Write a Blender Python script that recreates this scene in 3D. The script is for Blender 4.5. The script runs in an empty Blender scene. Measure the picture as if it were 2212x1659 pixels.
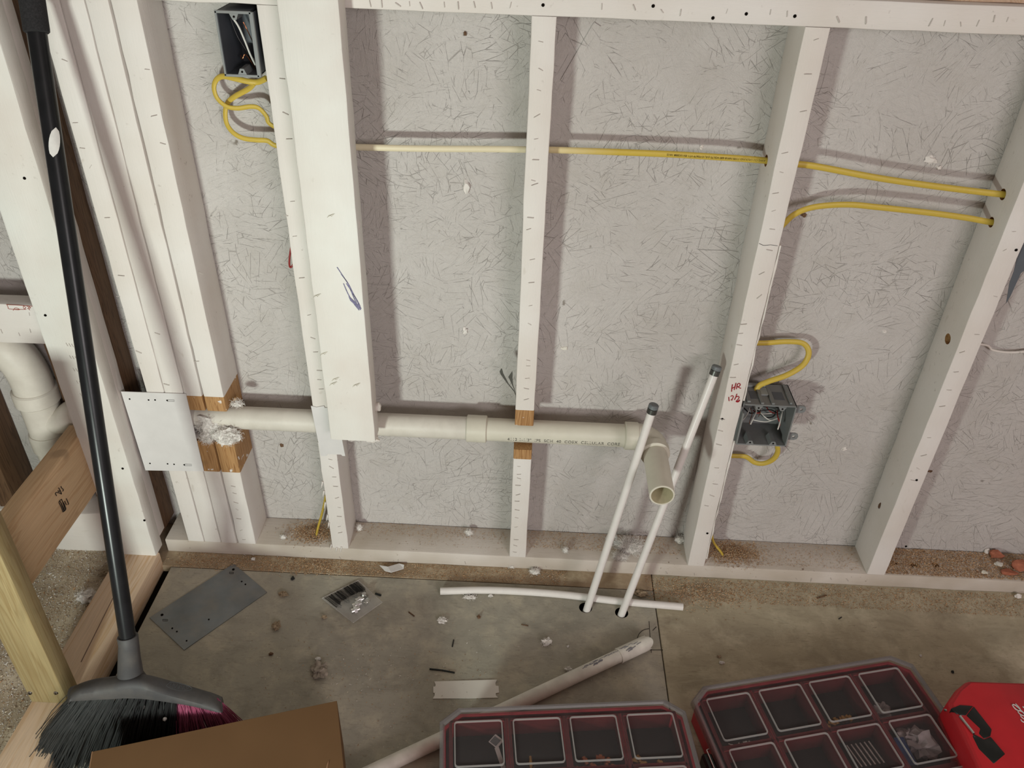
import bpy, bmesh, math, random
from mathutils import Vector, Matrix, Quaternion
import mathutils.noise as mn
random.seed(7)
R = math.radians
S = bpy.context.scene
COL = S.collection

# ------------------------------------------------------------ camera
CX, CY, CZ = .4192, -1.3104, 1.4140
PITCH, YAW, ROLL, FPX = .6010, -.0162, .0372, 1758.16
_fw = Vector((math.sin(YAW)*math.cos(PITCH), math.cos(YAW)*math.cos(PITCH), -math.sin(PITCH)))
_rt = _fw.cross(Vector((0, 0, 1))).normalized(); _up = _rt.cross(_fw)
CR = _rt*math.cos(ROLL)+_up*math.sin(ROLL); CU = -_rt*math.sin(ROLL)+_up*math.cos(ROLL)
CO = Vector((CX, CY, CZ))
cd = bpy.data.cameras.new('camera'); cam = bpy.data.objects.new('camera', cd); COL.objects.link(cam)
m = Matrix((CR, CU, -_fw)).transposed().to_4x4(); m.translation = CO
cam.matrix_world = m
cd.sensor_width = 36; cd.lens = FPX/2212*36; cd.clip_start = .02
S.camera = cam

# ------------------------------------------------------------ light and exposure
S.view_settings.view_transform = 'Standard'; S.view_settings.look = 'None'
S.view_settings.exposure = 0.04; S.view_settings.gamma = 1; S.view_settings.use_curve_mapping = False
w = bpy.data.worlds.new('sky'); S.world = w; w.use_nodes = True
w.node_tree.nodes['Background'].inputs[0].default_value = (.8, .82, .85, 1)
w.node_tree.nodes['Background'].inputs[1].default_value = .5
def area(name, loc, tgt, sx, sy, power, col, spread=math.pi):
    l = bpy.data.lights.new(name, 'AREA'); l.shape = 'RECTANGLE'; l.size = sx; l.size_y = sy
    l.energy = power; l.color = col
    l.spread = spread
    o = bpy.data.objects.new(name, l); COL.objects.link(o); o.location = loc
    o.rotation_euler = (Vector(tgt)-Vector(loc)).to_track_quat('-Z', 'Y').to_euler()
    return o
area('work_light', (-.27, -1.65, .53), (.0, 0, .95), .15, .13, 12.8, (.895, 1.0, .915), R(145))      # small lamp standing low on the floor
area('window_light', (2.2, -3.95, 1.75), (.8, 0, .5), 1.5, .9, 58, (1.0, .925, .93))   # daylight of the window opposite

# ------------------------------------------------------------ helpers: pixels of the 2212x1659 photograph to points on real planes
def ray(u, v): return _fw+CR*((u-1106)/FPX)-CU*((v-829.5)/FPX)
def at_x(u, v, x): d = ray(u, v); return CO+d*((x-CX)/d.x)
def at_y(u, v, y=0.): d = ray(u, v); return CO+d*((y-CY)/d.y)
def at_z(u, v, z=0.): d = ray(u, v); return CO+d*((z-CZ)/d.z)

# ------------------------------------------------------------ materials
def lin(r, g, b):
    f = lambda c: (c/255/12.92 if c/255 <= .04045 else ((c/255+.055)/1.055)**2.4)
    return (f(r), f(g), f(b), 1)
class N:
    def __init__(s, name):
        s.m = bpy.data.materials.new(name); s.m.use_nodes = True; s.t = s.m.node_tree
        s.b = s.t.nodes['Principled BSDF']; s.out = s.t.nodes['Material Output']
    def n(s, typ, **k):
        nd = s.t.nodes.new(typ)
        for a, v in k.items():
            if a.startswith('i_'):
                key = a[2:]; key = int(key) if key.isdigit() else key.replace('_', ' ')
                if isinstance(v, bpy.types.NodeSocket): s.t.links.new(v, nd.inputs[key])
                else: nd.inputs[key].default_value = v
            else: setattr(nd, a, v)
        return nd
    def pos(s): return s.n('ShaderNodeNewGeometry').outputs['Position']
    def mapv(s, v, sc, rot=(0, 0, 0), loc=(0, 0, 0)):
        return s.n('ShaderNodeMapping', i_Vector=v, i_Scale=sc, i_Rotation=rot, i_Location=loc).outputs[0]
    def noise(s, v, sc, det=3, rough=.55, dist=0):
        return s.n('ShaderNodeTexNoise', i_Vector=v, i_Scale=float(sc), i_Detail=float(det), i_Roughness=rough, i_Distortion=float(dist)).outputs['Fac']
    def ramp(s, f, *st):
        r = s.n('ShaderNodeValToRGB', i_Fac=f); e = r.color_ramp.elements
        while len(e) < len(st): e.new(.5)
        for i, (p, c) in enumerate(st):
            e[i].position = p; e[i].color = c if isinstance(c, tuple) else (c, c, c, 1)
        return r.outputs[0]
    def mix(s, f, a, b, mode='MIX'):
        nd = s.n('ShaderNodeMix', data_type='RGBA', blend_type=mode)
        for idx, v in ((0, f), (6, a), (7, b)):
            if isinstance(v, bpy.types.NodeSocket): s.t.links.new(v, nd.inputs[idx])
            else: nd.inputs[idx].default_value = v
        return nd.outputs[2]
    def math(s, op, a, b=0., c=False):
        nd = s.n('ShaderNodeMath', operation=op, use_clamp=c)
        for i, v in ((0, a), (1, b)):
            if isinstance(v, bpy.types.NodeSocket): s.t.links.new(v, nd.inputs[i])
            else: nd.inputs[i].default_value = float(v)
        return nd.outputs[0]
    def fin(s, col, rough=.6, bump=None, bs=.3, bd=.002, spec=.3, metal=0., **k):
        def st(nm, v):
            if isinstance(v, bpy.types.NodeSocket): s.t.links.new(v, s.b.inputs[nm])
            else: s.b.inputs[nm].default_value = v
        st('Base Color', col); st('Roughness', rough); st('Specular IOR Level', spec); st('Metallic', metal)
        if bump is not None:
            b = s.n('ShaderNodeBump', i_Strength=bs, i_Distance=bd, i_Height=bump)
            s.t.links.new(b.outputs[0], s.b.inputs['Normal'])
        for a, v in k.items(): st(a.replace('_', ' '), v)
        return s.m

WHITE = lin(222, 216, 211)
def m_paint(name, axis, base=WHITE, dirt=.35):
    """white spray paint over sawn lumber, grain running along axis"""
    a = N(name); p = a.pos()
    sc = [55, 55, 55]; sc[axis] = 2.2; g = a.noise(a.mapv(p, tuple(sc)), 4, 4, .6, .4)
    sc2 = [260, 260, 260]; sc2[axis] = 9; fine = a.noise(a.mapv(p, tuple(sc2)), 3, 2)
    big = a.noise(p, 5, 3)
    c = a.mix(a.ramp(big, (.35, 0.), (.7, 1.)), base, lin(213, 204, 196))
    sp = a.noise(p, 95, 2, .6); sm = a.noise(p, 11, 2)
    spots = a.math('MULTIPLY', a.ramp(sp, (.66, 0.), (.74, 1.)), a.ramp(sm, (.5, 0.), (.62, dirt)))
    c = a.mix(spots, c, lin(120, 100, 84))
    sc3 = [9, 9, 9]; sc3[axis] = 5; kn = a.noise(a.mapv(p, tuple(sc3), loc=(3, 7, 1)), 4, 2, .5, 1.5)
    c = a.mix(a.ramp(kn, (.71, 0.), (.8, dirt*.9)), c, lin(170, 156, 138))
    h = a.math('ADD', a.math('MULTIPLY', g, .6), a.math('MULTIPLY', fine, .55))
    h = a.math('ADD', h, a.math('MULTIPLY', sp, .25))
    return a.fin(c, .62, h, .42, .0012, .25)
def m_raw(name, axis, c1, c2, ring=10., paintspots=False):
    a = N(name); p = a.pos()
    sc = [ring, ring, ring]; sc[axis] = ring*.06
    g = a.noise(a.mapv(p, tuple(sc)), 3.5, 3, .55, 1.2)
    g2 = a.math('FRACT', a.math('MULTIPLY', g, 7.))
    sc2 = [150, 150, 150]; sc2[axis] = 5; f = a.noise(a.mapv(p, tuple(sc2)), 3, 3)
    c = a.mix(a.ramp(g2, (0., 0.), (.55, .25), (.85, 1.), (1., .1)), c1, c2)
    c = a.mix(a.ramp(f, (.3, 0.), (.75, .45)), c, tuple(x*.6 for x in c1[:3])+(1,))
    k = a.noise(a.mapv(p, (1, 1, 1), loc=(5.2, 1.3, 2)), 13, 1, .4)
    c = a.mix(a.ramp(k, (.74, 0.), (.79, .55)), c, tuple(x*.45 for x in c1[:3])+(1,))
    if paintspots:
        c = a.mix(a.ramp(a.noise(p, 60, 2), (.66, 0.), (.7, .9)), c, WHITE)
    return a.fin(c, .62, f, .25, .0008, .25)
def m_osb(name):
    """white paint on oriented-strand board: overlapping flakes, each with its own fibre direction"""
    a = N(name); p = a.pos()
    sp = a.n('ShaderNodeSeparateXYZ', i_0=p)
    q = a.n('ShaderNodeCombineXYZ', i_0=sp.outputs[0], i_1=sp.outputs[2]).outputs[0]
    warp = a.n('ShaderNodeTexNoise', i_Vector=q, i_Scale=9., i_Detail=2.).outputs['Color']
    qw = a.n('ShaderNodeMix', data_type='VECTOR', i_0=.012)
    a.t.links.new(q, qw.inputs[4]); a.t.links.new(warp, qw.inputs[5]); qw = qw.outputs[1]
    hs = []; ls = []
    for i, (s1, off) in enumerate(((26., 0.), (17., 3.7), (38., 9.1))):
        qq = a.mapv(qw, (1, 1, 1), (0, 0, .5*i), (off, off*.7, 0))
        vo = a.n('ShaderNodeTexVoronoi', i_Vector=qq, i_Scale=s1, voronoi_dimensions='2D')
        ang = a.math('MULTIPLY', a.n('ShaderNodeSeparateXYZ', i_0=vo.outputs['Color']).outputs[0], 3.1416)
        rot = a.n('ShaderNodeVectorRotate', rotation_type='Z_AXIS', i_Vector=qq, i_Angle=ang).outputs[0]
        fib = a.noise(a.mapv(rot, (18, 500, 1)), 1.6, 3, .7, .25)
        flake = a.n('ShaderNodeTexVoronoi', i_Vector=a.mapv(rot, (11, 62, 1)), i_Scale=1., voronoi_dimensions='2D', feature='DISTANCE_TO_EDGE')
        lvl = a.n('ShaderNodeTexVoronoi', i_Vector=a.mapv(rot, (11, 62, 1)), i_Scale=1., voronoi_dimensions='2D')
        lc = a.n('ShaderNodeSeparateXYZ', i_0=lvl.outputs['Color']).outputs[1]
        hs.append(a.math('ADD', a.math('MULTIPLY', fib, .5), a.math('MULTIPLY', lc, .8)))
        mk = a.math('ADD', a.math('MULTIPLY', a.noise(a.mapv(qq, (1, 1, 1), loc=(off, 2, 0)), 34, 3, .7), .55), a.math('MULTIPLY', a.noise(a.mapv(qq, (1, 1, 1), loc=(off, 5, 0)), 5.5, 2, .5), .47))
        ln = a.math('MULTIPLY', a.ramp(flake.outputs['Distance'], (0., 1.), (.02, 0.)), a.ramp(mk, (.5, 0.), (.62, 1.)))
        l2 = a.math('MULTIPLY', a.ramp(fib, (.24, 1.), (.3, 0.)), a.ramp(mk, (.48, 0.), (.62, 1.)))
        ls.append(a.math('MAXIMUM', ln, l2))
    h = a.math('ADD', a.math('ADD', hs[0], hs[1]), a.math('MULTIPLY', hs[2], .6))
    ink = a.math('MAXIMUM', a.math('MAXIMUM', ls[0], ls[1]), a.math('MULTIPLY', ls[2], .8))
    big = a.noise(q, 2.6, 3)
    c = a.mix(a.ramp(big, (.36, 0.), (.66, 1.)), lin(203, 197, 193), lin(190, 183, 178))
    c = a.mix(a.ramp(a.noise(q, 14, 4, .7), (.5, 0.), (.75, .3)), c, lin(178, 170, 160))
    c = a.mix(a.math('MULTIPLY', ink, .32), c, lin(122, 112, 100))
    sp1 = a.noise(a.mapv(q, (1, 1, 1), loc=(4, 4, 0)), 42, 2, .5); sp2 = a.noise(q, 7, 1)
    c = a.mix(a.math('MULTIPLY', a.ramp(sp1, (.72, 0.), (.78, 1.)), a.ramp(sp2, (.5, 0.), (.6, .7))), c, lin(105, 92, 78))
    h = a.math('ADD', h, a.math('MULTIPLY', a.noise(a.mapv(q, (1, 1, 1), (0, 0, .4)), 150, 3, .7), .5))
    h = a.math('SUBTRACT', h, a.math('MULTIPLY', ink, .8))
    return a.fin(c, .6, h, .8, .0026, .25)
def m_floor(name, c1, c2, c3, seed=0.):
    a = N(name); p = a.mapv(a.pos(), (1, 1, 1), loc=(seed, seed, 0))
    big = a.noise(p, 2.6, 4, .6, .5); md = a.noise(p, 13, 5, .68); fn = a.noise(p, 130, 4, .7)
    c = a.mix(a.ramp(big, (.36, 0.), (.64, 1.)), c1, c2)
    c = a.mix(a.ramp(md, (.47, 0.), (.66, .9)), c, c3)
    c = a.mix(a.ramp(a.noise(a.mapv(p, (1, 1.8, 1), rot=(0, 0, .5)), 9, 5, .75, .6), (.5, 0.), (.7, .6)), c, tuple(x*.58 for x in c1[:3])+(1,))
    c = a.mix(a.ramp(a.noise(p, 6, 3, .6, 1.), (.58, 0.), (.72, .45)), c, tuple(x*.55 for x in c1[:3])+(1,))
    c = a.mix(a.ramp(fn, (.58, 0.), (.75, .4)), c, tuple(x*.5 for x in c1[:3])+(1,))
    c = a.mix(a.ramp(a.noise(p, 300, 2), (.7, 0.), (.78, .5)), c, lin(190, 178, 160))
    gr = a.noise(a.mapv(p, (25, 160, 1), rot=(0, 0, .3)), 2, 3, .6, .8)
    c = a.mix(a.ramp(gr, (.6, 0.), (.68, .5)), c, tuple(x*.5 for x in c1[:3])+(1,))
    h = a.math('ADD', md, a.math('MULTIPLY', fn, .5))
    return a.fin(c, .8, h, .35, .0015, .2)
def m_simple(name, c, rough=.5, metal=0., spec=.4, ns=80, amt=.15, bs=.1, dust=0., **k):
    a = N(name); p = a.pos(); n = a.noise(p, ns, 3)
    cc = a.mix(a.ramp(n, (.3, 0.), (.7, 1.)), c, tuple(min(1, x*(1-amt)) for x in c[:3])+(1,))
    if dust: cc = a.mix(a.ramp(a.noise(p, 22, 4, .65), (.4, 0.), (.75, dust)), cc, lin(150, 138, 122))
    return a.fin(cc, rough, n, bs, .0006, spec, metal, **k)
def m_clear(name, tint, fac, rough=.15, rc=(.6, .6, .62, 1)):
    a = N(name)
    tr = a.n('ShaderNodeBsdfTransparent', i_Color=tint)
    a.fin(rc, rough, a.noise(a.pos(), 60, 3), .12, .0008, .5)
    mx = a.n('ShaderNodeMixShader', i_Fac=fac); a.t.links.new(tr.outputs[0], mx.inputs[1]); a.t.links.new(a.b.outputs[0], mx.inputs[2])
    a.t.links.new(mx.outputs[0], a.out.inputs[0]); return a.m
def m_cable(name):
    """yellow sheath, oversprayed white between the post and the middle stud"""
    a = N(name); p = a.pos(); x = a.n('ShaderNodeSeparateXYZ', i_0=p)
    n = a.noise(p, 30, 3)
    k = a.math('ADD', x.outputs[0], a.math('MULTIPLY', a.math('SUBTRACT', n, .5), .06))
    f = a.ramp(k, (.075, 0.), (.11, .85), (.42, .8), (.452, .55), (.56, 0.))
    c = a.mix(f, lin(196, 168, 70), lin(222, 212, 188))
    return a.fin(c, .45, n, .08, .0005, .35)

PZ = m_paint('white_paint_upright', 2); PX = m_paint('white_paint_level', 0)
PXD = m_paint('dusty_white_paint', 0, lin(184, 172, 158), .9)
PGH = m_paint('clean_white_paint', 2, lin(224, 222, 216), .22)
OSB = m_osb('painted_strand_board')
RAWZ = m_raw('bare_pine_upright', 2, lin(184, 142, 96), lin(140, 96, 56), 18., True)
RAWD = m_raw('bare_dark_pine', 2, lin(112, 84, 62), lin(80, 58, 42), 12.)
STUDRAW = m_raw('fresh_pine_upright', 2, lin(158, 140, 102), lin(140, 118, 80), 7.)
BLOCKRAW = m_raw('fresh_pine_level', 1, lin(204, 172, 136), lin(186, 150, 112), 6.)
PLANKRAW = m_raw('fresh_pine_plate', 1, lin(222, 196, 170), lin(204, 168, 130), 6.)
FLA = m_floor('dusty_floor_sheet', lin(170, 164, 150), lin(154, 148, 135), lin(182, 173, 155))
FLB = m_floor('tan_floor_sheet', lin(182, 171, 147), lin(162, 151, 129), lin(196, 186, 162), 5.)
FLC = m_floor('brown_floor_strip', lin(176, 156, 130), lin(150, 130, 106), lin(190, 174, 148), 9.)
FLD = m_floor('gritty_floor', lin(186, 170, 148), lin(162, 146, 124), lin(204, 190, 168), 2.)
DARK = m_simple('black_gap', lin(20, 16, 13), .95, spec=.05)
PLATEW = m_simple('white_painted_steel', lin(214, 210, 208), .5, ns=30, amt=.06)
GALV = m_simple('galvanised_steel', lin(126, 130, 132), .42, .55, ns=18, amt=.25, dust=.35)
STEEL = m_simple('bright_steel', lin(215, 215, 212), .22, 1.)
STAP = m_simple('painted_wire', lin(196, 188, 180), .5)
PVC = m_simple('cream_plastic_pipe', lin(214, 208, 192), .38, ns=14, amt=.1, dust=.12)
PVCW = m_simple('oversprayed_plastic_pipe', lin(216, 209, 198), .5, ns=14, amt=.1, dust=.22)
PVCG = m_simple('old_grey_white_pipe', lin(226, 221, 210), .55, ns=20, amt=.22, dust=.3)
PVCIN = m_simple('pipe_bore', lin(196, 186, 156), .5)
PEX = m_simple('white_tube', lin(226, 220, 215), .35, ns=60, amt=.05)
CAP = m_simple('grey_cap', lin(112, 116, 118), .45, ns=200, amt=.3)
CAPR = m_simple('crimp_ring', lin(86, 86, 82), .35, .6)
CAB = m_cable('yellow_cable'); INK = m_simple('black_ink', lin(24, 20, 16), .8)
REDINK = m_simple('red_ink', lin(160, 20, 34), .7); REDSTAMP = m_simple('faded_red_ink', lin(160, 92, 80), .8)
VIO = m_simple('violet_scuff', lin(140, 136, 168), .8, ns=300, amt=.5)
BOXG = m_simple('grey_box_plastic', lin(124, 126, 126), .5, ns=30, amt=.1, dust=.15)
BOXD = m_simple('dark_box_plastic', lin(88, 92, 98), .5, ns=30, amt=.1)
WHW = m_simple('white_wire', lin(214, 210, 202), .4); BLW = m_simple('black_wire', lin(22, 20, 20), .4)
RDW = m_simple('red_wire', lin(150, 34, 30), .4); COP = m_simple('bare_copper', lin(190, 120, 84), .3, .9)
BROOMP = m_simple('black_broom_plastic', lin(30, 30, 32), .28, ns=30, amt=.3, spec=.25)
BROOMH = m_simple('grey_broom_plastic', lin(70, 68, 69), .62, ns=26, amt=.15, dust=.12)
FOAM = m_simple('black_foam_grip', lin(44, 42, 44), .9, ns=420, amt=.6, bs=1.)
BRB = m_simple('black_bristle', lin(42, 42, 42), .45, ns=60, amt=.4); BRP = m_simple('pink_bristle', lin(166, 86, 114), .45, ns=60, amt=.25)
CARD = m_simple('brown_cardboard', lin(112, 84, 58), .85, ns=8, amt=.1, spec=.1); CARDE = m_simple('cardboard_edge', lin(160, 122, 90), .9)
REDP = m_simple('red_plastic', lin(196, 36, 44), .42, ns=20, amt=.12, spec=.4); REDD = m_simple('dim_red_plastic', lin(196, 62, 74), .45, ns=20, amt=.2)
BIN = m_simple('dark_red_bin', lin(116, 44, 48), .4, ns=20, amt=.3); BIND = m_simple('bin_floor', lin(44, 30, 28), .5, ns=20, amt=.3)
LID = m_clear('smoky_clear_lid', (.84, .8, .8, 1), .04, .2, (.62, .6, .6, 1)); RIB = m_clear('clear_lid_rib', (.8, .8, .8, 1), .42, .25, (.62, .59, .57, 1))
RIM = m_clear('smoky_rim', (.7, .68, .68, 1), .4, .25, (.3, .28, .28, 1))
BAG = m_clear('clear_bag', (.93, .93, .93, 1), .22, .2, (.8, .78, .75, 1))
BLK = m_simple('black_latch_plastic', lin(24, 26, 24), .4, ns=40, amt=.2)
BRASS = m_simple('brass', lin(196, 158, 92), .3, .9); BLUE = m_simple('blue_plastic', lin(44, 78, 136), .4)
BAGW = m_simple('white_film', lin(198, 196, 196), .35, ns=60, amt=.3, bs=.6); PAPER = m_simple('white_paper', lin(220, 216, 212), .8)
WHT = m_simple('white_metal_plate', lin(226, 220, 212), .45, ns=20, amt=.05)
FIB = m_simple('glass_wool', lin(240, 234, 228), .9, ns=200, amt=.35)
SAWA = m_simple('sawdust_light', lin(218, 182, 142), .9); SAWB = m_simple('sawdust_dark', lin(184, 144, 106), .9); SAWC = m_simple('sawdust_grey', lin(206, 190, 168), .9)
CLOD = m_simple('brown_clod', lin(168, 148, 122), .9, ns=200, amt=.4)
BRICK = m_simple('orange_brick', lin(176, 108, 82), .85, ns=90, amt=.3, bs=.5)

# ------------------------------------------------------------ object helpers
BASE = {}
def bmn(): return bmesh.new()
def smooth(bm, ang=35):
    for f in bm.faces: f.smooth = True
    for e in bm.edges:
        if len(e.link_faces) == 2 and e.calc_face_angle(0) > R(ang): e.smooth = False
def link_bm(name, bm, mats, parent=None, loc=None, sm=True, ang=35):
    """bm holds world coordinates; origin goes to loc (or to the parent's origin)"""
    L = Vector(loc) if loc is not None else (BASE[parent.name] if parent else Vector((0, 0, 0)))
    bmesh.ops.translate(bm, verts=bm.verts, vec=-L)
    if sm: bm.normal_update(); smooth(bm, ang)
    me = bpy.data.meshes.new(name); bm.to_mesh(me); bm.free()
    for mt in (mats if isinstance(mats, (list, tuple)) else [mats]): me.materials.append(mt)
    o = bpy.data.objects.new(name, me); COL.objects.link(o)
    if parent:
        o.parent = parent; o.location = L-BASE[parent.name]
    else: o.location = L
    BASE[o.name] = L
    return o
def tag(o, label, cat, group=None):
    o['label'] = label; o['category'] = cat
    if group: o['group'] = group
    return o
def thing(name, label, cat, loc, group=None):
    o = bpy.data.objects.new(name, None); COL.objects.link(o); o.location = loc; o.empty_display_size = .05
    BASE[o.name] = Vector(loc); return tag(o, label, cat, group)
def struct(o): o['kind'] = 'structure'; return o
def plab(o, l): o['label'] = l; return o
def box(bm, x0, x1, y0, y1, z0, z1, bev=.0015, mi=0, M=None, seg=1):
    r = bmesh.ops.create_cube(bm, size=1)['verts']
    for v in r: v.co = Vector(((x0+x1)/2+v.co.x*(x1-x0), (y0+y1)/2+v.co.y*(y1-y0), (z0+z1)/2+v.co.z*(z1-z0)))
    fs = set(f for v in r for f in v.link_faces); es = set(e for v in r for e in v.link_edges)
    vs = set(r)
    if bev:
        k = bmesh.ops.bevel(bm, geom=list(es), offset=bev, segments=seg, affect='EDGES', profile=.5)
        fs = set(f for f in fs if f.is_valid) | set(k['faces']); vs = set(v for f in fs for v in f.verts)
    for f in fs: f.material_index = mi
    if M is not None:
        for v in vs: v.co = M @ v.co
    return vs
def loft(bm, rings, mi=0, close=True, caps=True):
    vr = [[bm.verts.new(p) for p in r] for r in rings]
    n = len(vr[0])
    for a, b in zip(vr, vr[1:]):
        for i in range(n if close else n-1):
            f = bm.faces.new((a[i], a[(i+1) % n], b[(i+1) % n], b[i])); f.material_index = mi
    if caps and close:
        f = bm.faces.new(vr[0][::-1]); f.material_index = mi
        f = bm.faces.new(vr[-1]); f.material_index = mi
    return vr
def spline(pts, n=8):
    P = [Vector(p) for p in pts]
    if len(P) < 3: return P
    P = [P[0]*2-P[1]]+P+[P[-1]*2-P[-2]]; out = []
    for i in range(1, len(P)-2):
        a, b, c, d = P[i-1:i+3]
        for k in range(n):
            t = k/n; out.append(.5*((2*b)+(c-a)*t+(2*a-5*b+4*c-d)*t*t+(3*b-a-3*c+d)*t**3))
    out.append(P[-2]); return out
def tube(bm, pts, r, n=12, mi=0, ell=1., caps=True, up=None):
    P = [Vector(p) for p in pts]; rings = []
    T = [(P[min(i+1, len(P)-1)]-P[max(i-1, 0)]).normalized() for i in range(len(P))]
    u = Vector(up) if up else (Vector((0, 0, 1)) if abs(T[0].z) < .9 else Vector((0, 1, 0)))
    for i, (p, t) in enumerate(zip(P, T)):
        u = (u-t*u.dot(t)).normalized(); w_ = t.cross(u)
        rr = r[i] if isinstance(r, (list, tuple)) else r
        rings.append([p+(u*math.cos(2*math.pi*k/n)+w_*math.sin(2*math.pi*k/n)*ell)*rr for k in range(n)])
    loft(bm, rings, mi, True, caps)
def lumber(bm, lo, hi, axis, segs=None, jit=.00035, rad=.0028, lean=(0, 0), seed=0, step=.035):
    """sawn board from lo to hi; segs = [(t0,t1,material,front inset)] along axis; None = whole length"""
    rg = random.Random(seed+int(lo[0]*1000)); a, b = [i for i in range(3) if i != axis]
    segs = segs or [(lo[axis], hi[axis], 0, 0.)]
    for t0, t1, mi, inset in segs:
        L0 = list(lo); L0[1] += inset if axis != 1 else 0
        n = max(1, int((t1-t0)/step)); rings = []
        cs = []
        for (ca, cb, s0) in ((L0[a], L0[b], 180), (hi[a], L0[b], 270), (hi[a], hi[b], 0), (L0[a], hi[b], 90)):
            for k in range(3):
                an = R(s0+45*k); ox = rad*(1 if ca == L0[a] else -1); oy = rad*(1 if cb == L0[b] else -1)
                cs.append((ca+ox+math.cos(an)*rad, cb+oy+math.sin(an)*rad))
        for i in range(n+1):
            t = t0+(t1-t0)*i/n; f = (t-lo[axis])/(hi[axis]-lo[axis])
            js = [rg.gauss(0, jit) for _ in range(8)] if 0 < i < n else [0]*8
            ring = []
            for j, (pa, pb) in enumerate(cs):
                c = [0, 0, 0]; q = j//3
                c[axis] = t; c[a] = pa+js[q]+lean[0]*f; c[b] = pb+js[4+q]+lean[1]*f
                ring.append(c)
            rings.append(ring)
        loft(bm, rings, mi)
    bmesh.ops.recalc_face_normals(bm, faces=bm.faces)
def cut(o, cutters, mi=1):
    """subtract cylinders [(centre, axis vector, radius, length, squash)]; their inner faces take material mi"""
    tmp = []
    for c, ax, r, L, sq in cutters:
        bm = bmn(); bmesh.ops.create_cone(bm, cap_ends=True, segments=18, radius1=r, radius2=r, depth=L)
        q = Vector(ax).to_track_quat('Z', 'Y').to_matrix()
        for v in bm.verts: v.co = q @ Vector((v.co.x*sq, v.co.y, v.co.z))+Vector(c)-BASE[o.name]
        for f in bm.faces: f.material_index = mi
        me = bpy.data.meshes.new('t'); bm.to_mesh(me); bm.free()
        for mt in o.data.materials: me.materials.append(mt)
        t = bpy.data.objects.new('t', me); COL.objects.link(t); t.matrix_world = Matrix.Translation(BASE[o.name])
        tmp.append(t); md = o.modifiers.new('b', 'BOOLEAN'); md.object = t; md.operation = 'DIFFERENCE'; md.solver = 'EXACT'
    dg = bpy.context.evaluated_depsgraph_get(); dg.update()
    me = bpy.data.meshes.new_from_object(o.evaluated_get(dg), depsgraph=dg)
    o.modifiers.clear(); o.data = me
    for t in tmp:
        d = t.data; bpy.data.objects.remove(t); bpy.data.meshes.remove(d)
def text_bm(txt, size, M, ext=.0, spacing=1.):
    c = bpy.data.curves.new('t', 'FONT'); c.body = txt; c.size = size; c.space_character = spacing; c.extrude = ext
    o = bpy.data.objects.new('t', c); COL.objects.link(o)
    dg = bpy.context.evaluated_depsgraph_get(); dg.update()
    me = bpy.data.meshes.new_from_object(o.evaluated_get(dg), depsgraph=dg)
    bpy.data.objects.remove(o); bpy.data.curves.remove(c)
    bm = bmn(); bm.from_mesh(me); bpy.data.meshes.remove(me)
    for v in bm.verts: v.co = M(v.co) if callable(M) else M @ v.co
    return bm
def strokes(bm, lines, fn, r=.0008, mi=0):
    for ln in lines: tube(bm, spline([fn(*p) for p in ln], 4), r, 6, mi)
def blob(bm, c, rad, seed=0, amp=.35, sub=2, mi=0, fr=1.6):
    r = bmesh.ops.create_icosphere(bm, subdivisions=sub, radius=1)['verts']
    for v in r:
        d = 1+amp*mn.noise(v.co*fr+Vector((seed*3.1, seed, seed*.7)))*1.6
        v.co = Vector((c[0]+v.co.x*rad[0]*d, c[1]+v.co.y*rad[1]*d, c[2]+v.co.z*rad[2]*d))
    for f in set(f for v in r for f in v.link_faces): f.material_index = mi
def tuft(bm, c, rad, nf, seed=0, th=.0005, ln=.02, core=.5, mi=0):
    rg = random.Random(seed)
    if core: blob(bm, c, [x*core for x in rad], seed, .3, 3, mi, 2.2)
    for _ in range(nf):
        d = Vector((rg.gauss(0, 1), rg.gauss(0, 1), rg.gauss(0, 1))).normalized()*rg.random()**.4
        p = Vector((c[0]+d.x*rad[0], c[1]+d.y*rad[1], c[2]+d.z*rad[2])); t = Vector((rg.gauss(0, 1), rg.gauss(0, 1), rg.gauss(0, .6))).normalized()
        pts = [p]
        for k in range(3):
            t = (t+Vector((rg.gauss(0, .6), rg.gauss(0, .6), rg.gauss(0, .6)))).normalized(); p = p+t*ln/3*rg.uniform(.5, 1.3)
            pts.append(Vector((p.x, p.y, max(p.z, c[2]-rad[2]))))
        tube(bm, pts, th, 3, mi, caps=False)
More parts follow.
